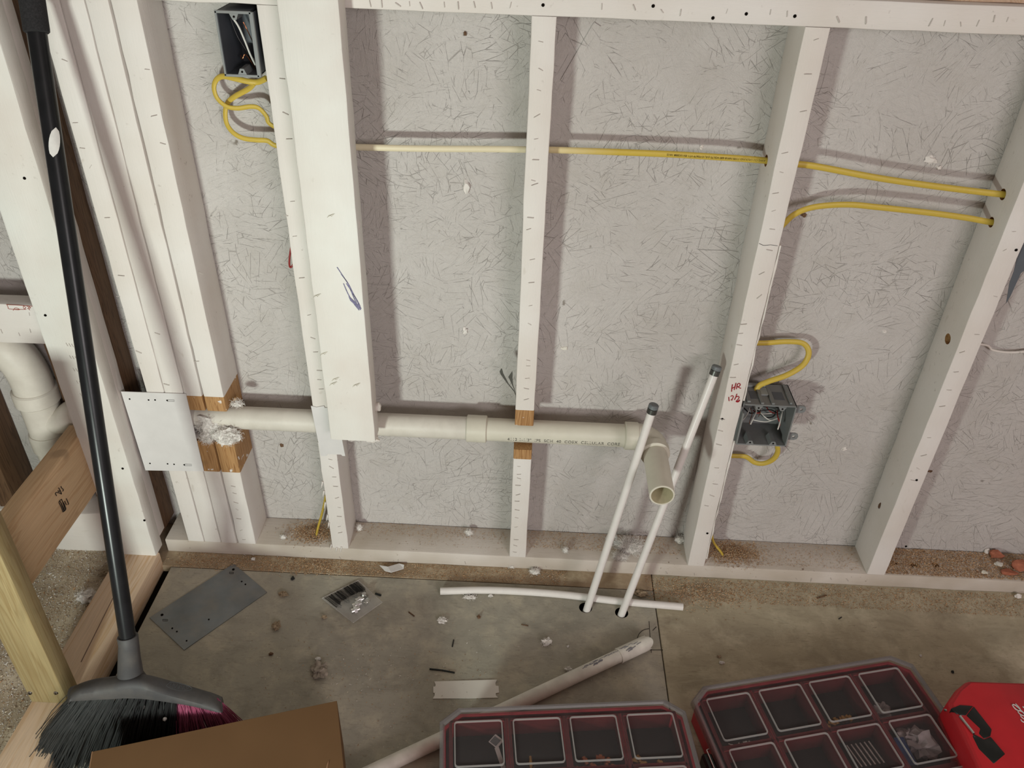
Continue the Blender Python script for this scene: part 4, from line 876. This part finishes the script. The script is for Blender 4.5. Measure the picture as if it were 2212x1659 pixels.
# ------------------------------------------------------------ parts organizers
XC = [(.026, .114), (.133, .221), (.238, .325), (.344, .432)]; YC = [(.028, .116), (.132, .219), (.236, .322)]
def fitting(bm, M, x, y, z, r, l, a, mi=0):
    m_ = M @ Matrix.Translation((x, y, z)) @ Matrix.Rotation(a, 4, 'Z') @ Matrix.Rotation(R(90), 4, 'Y')
    bmesh.ops.create_cone(bm, cap_ends=True, segments=14, radius1=r, radius2=r, depth=l, matrix=m_)
    bmesh.ops.create_cone(bm, cap_ends=True, segments=6, radius1=r*1.35, radius2=r*1.35, depth=l*.35, matrix=m_)
def organizer(label, O, ang, W, Dp, fill, ylatch, sc=1., z0=0., sides=(-1, 1)):
    ex_ = Vector((math.cos(ang), math.sin(ang), 0)); ey_ = Vector((math.sin(ang), -math.cos(ang), 0))
    M = Matrix(((ex_.x*sc, ey_.x*sc, 0, CX+(O[0]-CX)*sc), (ex_.y*sc, ey_.y*sc, 0, CY+(O[1]-CY)*sc), (0, 0, sc, z0), (0, 0, 0, 1)))
    T = thing('parts_organizer', label, 'organizer', M @ Vector((W/2, Dp/2, 0)), 'red parts organizers with clear lids')
    def oct(x0, x1, y0, y1, cx_, cy_, z): return [M @ Vector(p) for p in ((x0+cx_, y0, z), (x1-cx_, y0, z), (x1, y0+cy_, z), (x1, y1-cy_, z), (x1-cx_, y1, z), (x0+cx_, y1, z), (x0, y1-cy_, z), (x0, y0+cy_, z))]
    def solid(bm, o1, o2, mi=0): loft(bm, [o1, o2], mi)
    # red tray: floor, outer wall, dividers
    bm = bmn(); solid(bm, oct(.012, W-.012, .012, Dp-.012, .03, .025, .0), oct(.008, W-.008, .008, Dp-.008, .03, .025, .006))
    oo, ii = (.006, W-.006, .006, Dp-.006, .032, .026), (.0105, W-.0105, .0105, Dp-.0105, .031, .025)
    loft(bm, [oct(*oo, .003), oct(*oo, .052), oct(*ii, .052), oct(*ii, .006)], 0, True, False)
    bmesh.ops.recalc_face_normals(bm, faces=bm.faces); link_bm('tray', bm, REDD, parent=T, sm=False)
    rows = [r for r in YC if r[1] < Dp]
    for j, (y0_, y1_) in enumerate(rows):
        for i, (x0_, x1_) in enumerate(XC):
            bm = bmn(); a, b, c_, d = x0_-.006, x1_+.006, y0_-.006, y1_+.006
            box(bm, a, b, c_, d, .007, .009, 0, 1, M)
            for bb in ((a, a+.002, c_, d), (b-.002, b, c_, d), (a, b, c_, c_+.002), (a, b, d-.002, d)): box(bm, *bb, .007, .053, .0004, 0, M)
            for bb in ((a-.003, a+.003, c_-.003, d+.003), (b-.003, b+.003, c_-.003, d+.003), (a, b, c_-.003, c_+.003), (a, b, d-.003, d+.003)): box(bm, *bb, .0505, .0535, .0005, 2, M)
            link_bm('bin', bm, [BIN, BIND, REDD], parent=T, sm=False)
    # lid: clear sheet, raised rim, ribs around every window
    bm = bmn(); solid(bm, oct(.003, W-.003, .003, Dp-.003, .033, .025, .0590), oct(.004, W-.004, .004, Dp-.004, .033, .025, .0612)); bmesh.ops.recalc_face_normals(bm, faces=bm.faces)
    lid = plab(link_bm('lid', bm, LID, parent=T, sm=False), 'smoky clear lid')
    bm = bmn()
    o1 = (0, W, 0, Dp, .033, .026); o2 = (.006, W-.006, .006, Dp-.006, .032, .0255); o3 = (.009, W-.009, .009, Dp-.009, .031, .025)
    loft(bm, [oct(*o1, .050), oct(*o1, .0615), oct(.002, W-.002, .002, Dp-.002, .033, .026, .0645), oct(*o2, .0645), oct(*o3, .0615)], 0, True, False)
    bmesh.ops.recalc_face_normals(bm, faces=bm.faces); link_bm('lid_rim', bm, RIM, parent=T, sm=False)
    bm = bmn(); 
    for q_, off in ((-.0012, .0), (-.0012, -.0035)): loft(bm, [oct(q_, W-q_, q_, Dp-q_, .033, .026, .0535+off), oct(q_, W-q_, q_, Dp-q_, .0545+off, .026, .0545+off) if False else oct(q_, W-q_, q_, Dp-q_, .033, .026, .0545+off)], 0, True, False)
    link_bm('rim_line', bm, BOXG, parent=T, sm=False)
    rc = lambda x0, x1, y0, y1, r, z: [M @ Vector((cx_+r*math.cos(R(t)), cy_+r*math.sin(R(t)), z)) for cx_, cy_, s in ((x1-r, y0+r, 270), (x1-r, y1-r, 0), (x0+r, y1-r, 90), (x0+r, y0+r, 180)) for t in (s, s+30, s+60, s+90)]
    for (y0_, y1_) in rows:
        for (x0_, x1_) in XC:
            bm = bmn(); a = (x0_, x1_, y0_, y1_); b = (x0_+.0022, x1_-.0022, y0_+.0022, y1_-.0022)
            loft(bm, [rc(*a, .006, .0612), rc(*a, .006, .0640), rc(*b, .0045, .0640), rc(*b, .0045, .0612)], 0, True, False)
            bmesh.ops.recalc_face_normals(bm, faces=bm.faces); link_bm('window_rib', bm, RIB, parent=lid, sm=False)
    for (mt, nm, lst) in fill:
        bm = bmn()
        for t in lst:
            if t[0] == 'f': fitting(bm, M, *t[1:])
            elif t[0] == 'b': blob(bm, M @ Vector(t[1:4]), t[4], t[5], .7, 3, 0, 2.2)
            else: box(bm, *t[1:7], .0005, 0, M @ Matrix.Translation(((t[1]+t[2])/2, (t[3]+t[4])/2, 0)) @ Matrix.Rotation(t[7], 4, 'Z') @ Matrix.Translation((-(t[1]+t[2])/2, -(t[3]+t[4])/2, 0)))
        if lst: yield_things.append((nm, bm, mt, M @ Vector((XC[0][0], YC[0][0], .01))))
    for (lx, s) in ((0, -1), (W, 1)):
        if s not in sides: continue
        bm = bmn(); box(bm, lx+s*.001 if s > 0 else lx-.021, lx+.021 if s > 0 else lx-.001, ylatch, ylatch+.085, .012, .055, .004, 0, M)
        link_bm('latch', bm, BLK, parent=T)
        bm = bmn(); p_ = [M @ Vector((lx+s*.004, ylatch-.004, .056)), M @ Vector((lx+s*.010, ylatch-.002, .058)), M @ Vector((lx+s*.010, ylatch+.06, .058))]; tube(bm, p_, .0014, 8); link_bm('hinge_pin', bm, STEEL, parent=T)
    return T, M
yield_things = []
rg = random.Random(9)
c1_ = [('f', .24+.1*0+x, y, z, .006, .016, a) for x, y, z, a in ((.006, .106, .018, .4), (.022, .092, .02, 1.2), (.05, .088, .022, .2), (.062, .098, .024, 2.), (.036, .104, .02, .9), (.07, .106, .02, .1), (.016, .108, .016, 2.2))]
T1, M1 = organizer('red organizer showing brass fittings and a paper slip, in front of the old pipe', (.2934, -.4115), R(6), .4575, .345,
    [(COP, ('copper_fitting', 'copper tube fittings lying in the third bin of the first organizer', 'fitting'), c1_),
     (BRASS, ('brass_fitting', 'small brass fittings in the last bin of the first organizer', 'fitting'), [('f', .352, .096, .02, .006, .014, .3), ('f', .36, .094, .022, .0055, .014, 1.3), ('f', .366, .106, .02, .009, .012, 1.), ('f', .386, .108, .018, .005, .016, .2), ('f', .40, .1, .016, .005, .014, .9)]),
     (BRASS, ('brass_nozzle', 'upright brass nozzle in the second bin of the first organizer', 'fitting'), [('f', .162, .098, .03, .0035, .03, 1.6), ('f', .163, .108, .02, .009, .012, 1.6)]),
     (PAPER, ('paper_slip', 'folded white paper slip in the first bin of the organizer', 'paper'), [('x', .092, .112, .046, .066, .040, .0406, .75), ('x', .104, .112, .066, .112, .038, .0386, -.25)])], .13, .9777, .0305, ())
cx3 = [('f', x, y, z, .006, .014, a) for x, y, z, a in ((.262, .096, .02, .5), (.272, .094, .022, 1.5), (.288, .09, .02, .2), (.30, .092, .022, 1.), (.25, .1, .018, .2))]
strp = [('x', .263+i*.009, .2665+i*.009, .145, .19, .030, .031, -.12) for i in range(6)]+[('x', .165+i*.008, .1685+i*.008, .185, .212, .030, .031, -.12) for i in range(5)]
T2, M2 = organizer('larger-looking tilted red organizer with a blue part and white film bag, beside the red case', (.7597, -.3422), R(13.5), .468, .40,
    [(BRASS, ('brass_ferrule', 'brass ferrules in the third rear bin of the tilted organizer', 'fitting'), cx3),
     (BAGW, ('film_bag', 'crumpled white film bag in the end rear bin of the tilted organizer', 'bag'), [('b', .362, .098, .024, (.018, .012, .014), 3), ('b', .375, .084, .022, (.012, .012, .012), 5)]),
     (BAGW, ('film_bag', 'large crumpled white film bag next to the blue part in the tilted organizer', 'bag'), [('b', .400, .165, .026, (.024, .026, .016), 7), ('b', .385, .150, .024, (.016, .014, .012), 8)]),
     (BLUE, ('blue_part', 'blue plastic part in the second-row end bin of the tilted organizer', 'fitting'), [('x', .352, .372, .150, .205, .016, .034, .12)]),
     (STEEL, ('screw_heap', 'a few steel screws in the first rear bin of the tilted organizer', 'screws'), [('f', .085, .1, .016, .003, .012, .3), ('f', .095, .103, .016, .003, .012, 1.), ('f', .07, .104, .014, .002, .016, 2.), ('f', .06, .1, .014, .002, .018, .6)]),
     (STEEL, ('steel_clip_strip', 'row of thin steel clips in the second-row bins of the tilted organizer', 'clip'), strp)], .125)
for (nm, lab, cat), bm, mt, loc in yield_things: tag(link_bm(nm, bm, mt, loc=loc), lab, cat)
bm = bmn(); box(bm, .094, .108, .050, .064, .0408, .0412, 0, 0, M1 @ Matrix.Translation((.102, .056, 0)) @ Matrix.Rotation(.75, 4, 'Z') @ Matrix.Translation((-.102, -.056, 0)))
tag(link_bm('printed_slip', bm, CAP, loc=M1 @ Vector((.1, .056, .04)), sm=False), 'grey printed block on the paper slip in the organizer', 'print')

# ------------------------------------------------------------ red case
zt = .095
RC = thing('red_tool_case', 'glossy red tool case with black latch and white script at the bottom right', 'case', at_z(2150, 1560, 0))
out = [at_z(u, v, zt) for u, v in ((2043, 1522), (2063, 1492), (2086, 1473), (2300, 1480), (2420, 1640), (2420, 1850), (2190, 1850))]
low = [Vector((p.x, p.y, 0)) for p in out]
cen = sum(out, Vector())/len(out); ins = [p.lerp(cen, .055)+Vector((0, 0, .010)) for p in out]; lo2 = [p.lerp(cen, -.01)-Vector((0, 0, .045)) for p in out]
bm = bmn(); loft(bm, [[p.lerp(Vector((cen.x, cen.y, 0)), .06) for p in low], lo2, out, ins]); bmesh.ops.recalc_face_normals(bm, faces=bm.faces)
for f in bm.faces: pass
bmesh.ops.bevel(bm, geom=list(bm.edges), offset=.0025, segments=2, affect='EDGES'); link_bm('shell', bm, REDP, parent=RC, ang=50)
zl = zt+.011
lp = lambda x, y, z=zl: at_z(1880+x/6.663, 1440+y/6.663, z)
def prism(pts, h, mats, name, parent, bev=.0015):
    bm = bmn(); loft(bm, [[p-Vector((0, 0, h)) for p in pts], pts]); bmesh.ops.recalc_face_normals(bm, faces=bm.faces)
    bmesh.ops.bevel(bm, geom=list(bm.edges), offset=bev, segments=1, affect='EDGES'); return link_bm(name, bm, mats, parent=parent, ang=60)
prism([lp(*p) for p in ((1160, 600), (1290, 545), (1490, 560), (1380, 700), (1290, 700))], .02, BLK, 'latch_arm', RC)
prism([lp(*p) for p in ((1490, 560), (1755, 900), (1735, 1000), (1640, 1040), (1560, 960), (1580, 890), (1380, 700))], .02, BLK, 'latch_arm', RC)
prism([lp(*p) for p in ((1490, 960), (1640, 1040), (1735, 1000), (1950, 1255), (1780, 1400), (1560, 1180), (1470, 1000))], .025, BLK, 'latch_base', RC)
prism([lp(x, y, .085) for x, y in ((1260, 830), (1400, 880), (1480, 970), (1380, 1010), (1250, 870))], .02, BLK, 'latch_tongue', RC)
bm = bmn(); tube(bm, [lp(1290, 712, zl+.002), lp(1490, 965, zl+.002)], .0026, 10); link_bm('latch_pin', bm, STEEL, parent=RC)
for a, b in (((1070, 625), (1150, 600)), ((1485, 1165), (1555, 1135))):
    bm = bmn(); tube(bm, spline([lp(a[0], a[1], .085), lp((a[0]+b[0])/2, (a[1]+b[1])/2+14, .09), lp(b[0], b[1], .09)], 4), .0022, 8); link_bm('pin_end', bm, STEEL, parent=RC)
bm = bmn(); sc_ = lambda x, y: at_z(1880+x/6.663, 1440+y/6.663, zt+.0112)
strokes(bm, [[(2090, 535), (2150, 600), (2145, 635), (2090, 610), (2048, 560), (2060, 545), (2110, 575), (2190, 650)], [(2190, 650), (2225, 700), (2200, 705), (2150, 680), (2125, 645), (2145, 635), (2200, 660), (2280, 740)],
             [(2160, 700), (2180, 730), (2240, 770), (2300, 800)], [(2165, 760), (2190, 790), (2260, 815)], [(2195, 575), (2260, 640), (2330, 690)], [(2240, 560), (2300, 640), (2290, 690)], [(2290, 800), (2350, 860), (2320, 900), (2280, 860)]], sc_, .0010)
plab(link_bm('white_script', bm, PAPER, parent=RC), 'white script lettering')

# ------------------------------------------------------------ things lying on the floor
sp_ = [at_z(u, v, .0005) for u, v in ((323, 1335), (505, 1218), (577, 1280), (398, 1405))]
SH = sheet('steel_sheet', sp_, .0014, GALV, 'flat grey galvanised steel sheet on the floor near the four-ply stack', 'metal plate')
f_fn = lambda u, v: at_z(u, v, .0024)
slot_row(SH, f_fn, [(372, 1357, 0), (382, 1364, 0), (403, 1384, 0), (522, 1256, 0), (530, 1262, 0), (451, 1338, 0)], r=.0012)
slot_row(SH, f_fn, [(357, 1338, 11), (500, 1236, 9)]); slot_row(SH, f_fn, [(350, 1328, 0), (504, 1230, 0)], r=.002)
wp = [at_z(u, v, .0005) for u, v in ((938, 1473), (1074, 1469), (1070, 1476), (1071, 1482), (1077, 1483), (1078, 1497), (1071, 1498), (1071, 1503), (1076, 1508), (935, 1510), (939, 1503), (939, 1498), (936, 1497), (936, 1484), (940, 1484), (941, 1480))]
sheet('nail_plate', wp, .0016, WHT, 'small clean white nail plate with notched ends on the floor', 'metal plate')
def rod(name, a, b, r, mat, label, cat, group=None, bend=0.):
    p, q = at_z(*a, r), at_z(*b, r); md_ = (p+q)/2+Vector((0, bend, 0)); bm = bmn(); tube(bm, spline([p, md_, q], 4), r, 8)
    return tag(link_bm(name, bm, mat, loc=p), label, cat, group)
rod('black_strip', (928, 1445), (982, 1453), .0018, BLK, 'thin black plastic offcut on the floor above the white nail plate', 'debris', bend=.001)
rod('nail', (977, 1397), (980, 1382), .0012, BLK, 'dark nail lying upright in view between loose tube and white nail plate', 'nail')
rod('nail', (883, 1322), (895, 1331), .0014, RAWD, 'short dark nail on the floor right of the clear bag', 'nail')
rod('nail', (811, 1282), (823, 1286), .0024, BLK, 'black plug beside the clear bag corner', 'nail')
rod('nail', (1765, 1292), (1786, 1286), .0015, RAWD, 'dark splinter on the tan floor sheet near the plate', 'nail')
rod('nail', (1812, 1337), (1818, 1333), .0012, BLK, 'tiny dark nail on the tan floor sheet', 'nail')
rod('nail', (1126, 1349), (1141, 1352), .001, RAWD, 'thin brown sliver on the floor between loose tube and dirty pipe', 'nail')
def bit(label, u, v, rad, seed, mat, z=0., nf=0, name='debris_bit', cat='debris', amp=.6, th=.0004):
    c = at_z(u, v, z+rad[2]*.8); bm = bmn()
    blob(bm, c, rad, seed, amp, 3 if rad[0] > .006 else 2, 0, 2.4)
    if nf: tuft(bm, c, [x*1.1 for x in rad], int(nf*1.6), seed, .00022, rad[0]*.9, 0)
    return tag(link_bm(name, bm, mat, loc=c, sm=False), label, cat)
bit('crumpled grey paper wad on the floor above the cardboard box', 690, 1448, (.015, .017, .009), 3, m_simple('crumple', lin(168, 156, 142), .9, ns=160, amt=.4), nf=60, name='paper_wad', cat='paper')
bit('small pale crumb just behind the crumpled paper wad', 688, 1423, (.006, .004, .003), 4, PAPER)
bit('white foam bit on the floor left of the dirty pipe', 1180, 1386, (.009, .008, .007), 5, FIB, nf=40)
bit('tiny white bead near the white foam bit', 1227, 1396, (.0025, .003, .002), 6, PAPER)
bit('white fluff beside the dirty pipe middle', 1228, 1446, (.007, .005, .004), 7, FIB, nf=30)
bit('white fluff on the floor left of the dark nail', 955, 1340, (.008, .007, .004), 8, FIB, nf=50)
bit('white fluff under the left end of the loose tube', 1015, 1290, (.012, .004, .003), 9, FIB, nf=60)
bit('small fluff just under the loose tube', 1060, 1287, (.005, .003, .002), 10, FIB, nf=20)
bit('round brown knot bit on the floor below the loose tube', 1034, 1332, (.004, .004, .003), 11, RAWD)
bit('brown curl of shaving on the floor right of the steel sheet', 597, 1352, (.008, .010, .006), 12, CLOD, nf=20)
bit('small brown clod right of the steel sheet, lower', 585, 1413, (.004, .003, .003), 13, RAWD)
bit('black burr near the seam above the clear bag', 632, 1249, (.004, .005, .003), 14, BLK)
bit('pale shaving near the seam right of the steel sheet', 612, 1283, (.009, .006, .004), 15, CLOD, nf=20)
bit('grey clod right of the brown curl', 700, 1333, (.006, .004, .004), 16, CLOD)
bit('white tag scrap under the plate beside the steel sheet', 547, 1207, (.005, .004, .003), 17, PAPER)
bit('white crumb on the tan sheet left of the tilted organizer', 1559, 1431, (.005, .004, .003), 18, PAPER)
bit('brown crumb just above the white crumb on the tan sheet', 1553, 1418, (.004, .003, .002), 19, CLOD)
bit('dark pebble on the tan sheet near the red case', 2058, 1451, (.003, .003, .002), 20, BLK)
bit('white grit on the tan sheet behind the tilted organizer corner', 1989, 1416, (.002, .003, .002), 21, PAPER)
bit('pale insulation clump on gritty floor beyond the bare plate', 188, 1288, (.018, .016, .010), 22, FIB, nf=160, name='insulation_tuft', cat='insulation')
bit('tan stone on the gritty floor beside the bare plate', 222, 1238, (.010, .006, .005), 23, FLD)
bit('torn brown paper near the seam behind the loose tube', 1385, 1282, (.014, .008, .004), 24, CLOD)
# curled paper scrap by the plate
bm = bmn(); pq = [(820, 1222), (838, 1225), (862, 1218), (873, 1221), (872, 1229), (845, 1237), (832, 1234)]
vs_ = [bm.verts.new(at_z(u, v, .004+.004*(i % 2))) for i, (u, v) in enumerate(pq)]; bm.faces.new(vs_); bmesh.ops.triangulate(bm, faces=bm.faces)
e_ = bmesh.ops.extrude_face_region(bm, geom=list(bm.faces)); bmesh.ops.translate(bm, verts=[g for g in e_['geom'] if isinstance(g, bmesh.types.BMVert)], vec=(0, 0, .0015))
tag(link_bm('paper_scrap', bm, PLATEW, loc=at_z(845, 1228, 0), sm=False), 'curled white paper scrap on the floor against the bottom plate', 'paper')
# insulation on the plate
def fluff(label, u, v, rad, nf, seed, z=.038, core=.7, name='insulation_tuft'):
    c = at_z(u, v, z+rad[2]*.9); bm = bmn(); tuft(bm, c, [x*.9 for x in rad], int(nf*1.8), seed, .00022, max(rad)*.75, .95)
    return tag(link_bm(name, bm, FIB, loc=(c.x, c.y, z), ang=80), label, 'insulation')
fluff('wide fluffy white insulation clump on the plate behind the two water tubes', 1362, 1180, (.030, .020, .012), 700, 31)
fluff('smaller insulation clump at the plate edge behind the far water tube', 1340, 1202, (.016, .010, .007), 300, 32)
fluff('pale tuft on the plate below the coupling', 1013, 1150, (.009, .008, .008), 160, 33)
fluff('small white tuft on the plate right of the middle stud', 1222, 1188, (.007, .007, .008), 120, 34)
fluff('grey fluff on the plate at the foot of the handwritten stud', 1468, 1166, (.012, .009, .009), 160, 35)
fluff('small tuft on the plate near the ragged stud cable hole', 612, 1160, (.007, .005, .006), 90, 36)
fluff('white tuft on the plate at the right foot of the ragged stud', 776, 1140, (.008, .007, .009), 100, 37)
fluff('loose tuft on the floor against the plate below the middle stud', 1155, 1234, (.012, .008, .006), 180, 38, 0.)
fluff('little tuft on the floor left of the middle stud foot', 1105, 1222, (.009, .006, .005), 120, 39, 0.)
fluff('small tuft hugging the plate face left of the middle stud', 1004, 1202, (.008, .005, .004), 90, 40, .012)
fluff('pale tuft on the floor against the plate under the far tube', 1190, 1223, (.006, .004, .008), 80, 41, 0.)
bm = bmn(); c = at_z(1322, 1168, .05); blob(bm, c, (.013, .010, .016), 12, .7, 3, 0, 2.8); tag(link_bm('film_scrap', bm, BAG, loc=c), 'crumpled clear film scrap on the plate behind the near water tube', 'scrap')
# brick pieces
for i, (lab, u, v, rad, mt) in enumerate((('orange brick chip against the sheathing at the far right of the plate', 2152, 1198, (.016, .010, .010), BRICK), ('larger orange brick chunk on the plate at the right photo edge', 2204, 1222, (.022, .014, .012), BRICK),
        ('flat orange brick flake on the plate below the chip', 2178, 1236, (.018, .010, .004), BRICK), ('white mortar lump between the orange brick pieces', 2158, 1218, (.010, .008, .005), PVCG), ('pale shard behind the orange brick chip', 2132, 1190, (.006, .005, .008), PZ), ('cream chip lying in the sawdust before the brick pieces', 2126, 1236, (.007, .005, .004), PVC), ('white pebble on the floor below the plate, right edge', 2200, 1288, (.008, .005, .006), PZ))):
    z = .038 if v < 1260 else 0; c = at_z(u, v, z+rad[2]*.7); bm = bmn(); blob(bm, c, rad, i+50, .35, 2, 0, 1.2); tag(link_bm('masonry_piece', bm, mt, loc=c, sm=False), lab, 'rubble')
# clear bag with metal fittings
BG = thing('fittings_bag', 'clear plastic bag with black print holding shiny metal fittings, on the floor', 'bag', at_z(765, 1300, 0))
q4 = [at_z(u, v, .002) for u, v in ((696, 1293), (774, 1254), (826, 1302), (763, 1346))]
def bq(s, t, z=0.): return q4[0].lerp(q4[1], s).lerp(q4[3].lerp(q4[2], s), t)+Vector((0, 0, z))
bm = bmn(); n = 12; hgt = lambda s, t: (.002+.011*max(0, math.sin(math.pi*s))*max(0, math.sin(math.pi*min(1, max(0, (t-.35)/.62))))**.7+.0012*mn.noise(Vector((s*9, t*9, 0)))+.0012*mn.noise(Vector((s*21, t*21, 3))))
gr = [[bm.verts.new(bq(i/n, j/n, hgt(i/n, j/n))) for j in range(n+1)] for i in range(n+1)]
for i in range(n):
    for j in range(n): bm.faces.new((gr[i][j], gr[i+1][j], gr[i+1][j+1], gr[i][j+1]))
link_bm('film', bm, BAG, parent=BG)
bm = bmn(); rg = random.Random(12)
for k in range(34):
    s = .04+k*.0275; t1 = .5+.1*math.sin(k*.7)
    pts = [bq(s+rg.gauss(0, .002), .04+i*.08*(t1/.4), .0010+hgt(s, .04+i*.08)*1.02) for i in range(5)]
    tube(bm, pts, rg.choice((.0004, .0006, .0009, .0013)), 4)
plab(link_bm('black_print', bm, INK, parent=BG), 'black printed bars')
for (s, t, r, l, a) in ((.28, .80, .0075, .018, .55), (.42, .70, .008, .02, .6), (.58, .62, .007, .018, .5), (.74, .60, .0085, .012, 1.9), (.66, .78, .0065, .016, 1.2)):
    bm = bmn(); fitting(bm, Matrix(), *bq(s, t, .0075), r*.8, l, a); link_bm('metal_fitting', bm, STEEL, parent=BG, sm=False)
bm = bmn(); e1 = [bq(0, t, .0015) for t in (0, .5, 1)]; tube(bm, [bq(0, 0, .001), bq(0, 1, .001)], .0009, 6); tube(bm, [bq(0, 0, .001), bq(1, 0, .001)], .0011, 6); tube(bm, [bq(0, 1, .001), bq(1, 1, .001), bq(1, 0, .001)], .0008, 6); link_bm('seal_edge', bm, BAG, parent=BG)
# pencil marks on the floor near the seam
bm = bmn(); fm = lambda u, v: at_z(u, v, .0002)
strokes(bm, [[(1402, 1342), (1404, 1370), (1407, 1410)], [(1376, 1382), (1380, 1370), (1390, 1361), (1402, 1358)], [(1410, 1362), (1418, 1354)], [(1395, 1404), (1432, 1404)]], fm, .0006); plab(link_bm('pencil_mark', bm, INK, parent=fl), 'black pencil marks by the seam')

# ------------------------------------------------------------ sawdust and grit
pz = .038
hb = HB; hd_ = HD
chips('sawdust', [(hb.x-.005, .045, .026, .016, 2600, pz, .0030)], label='orange sawdust heaped round the cable hole by the ragged stud', cat='sawdust', seed=2)
chips('sawdust', [(hd_.x+.02, .045, .03, .018, 3000, pz, .0030), (.862, .03, -.12, .05, 900, pz, .0028)], label='orange sawdust heaped at the foot of the handwritten stud', cat='sawdust', seed=3)
chips('sawdust', [(1.262, .004, -.42, .082, 9000, pz, .0034)], label='thick sawdust layer on the plate right of the right-hand stud', cat='sawdust', seed=4)
chips('sawdust', [(.04, .05, -.36, .036, 700, pz, .0022), (.446, .03, -.36, .056, 1700, pz, .0024), (.04, .02, -.36, .06, 260, pz, .002), (.852, .01, -.36, .075, 1300, pz, .0024)], label='thin sawdust sprinkled along the plate between the studs', cat='sawdust', seed=5)
chips('sawdust', [(-.36, -.045, -.9, .044, 3200, 0, .0028), (.72, -.07, -1.2, .066, 6000, 0, .0030), (-.2, -.03, .12, .012, 500, 0, .003), (-.05, -.028, .05, .012, 900, 0, .003), (.85, -.05, .05, .02, 1100, 0, .0034)], label='sawdust strewn on the floor along the bottom plate', cat='sawdust', seed=6)
chips('floor_grit', [(-.36, -.95, -1.05, .9, 2200, 0, .0016), (.1, -.3, .12, .06, 300, 0, .003), (.25, -.35, .1, .06, 250, 0, .0024)], label='scattered grit over the floor sheets', cat='grit', mats=(SAWC, SAWB, FIB), seed=7)
chips('debris_layer', [(-1.2, -.62, -.725, .61, 26000, 0, .0026), (-.9, -.62, -.42, .61, 2500, 0, .005)], label='coarse tan debris covering the floor beyond the bare plate', cat='debris', mats=(SAWC, FIB, SAWB), seed=8)
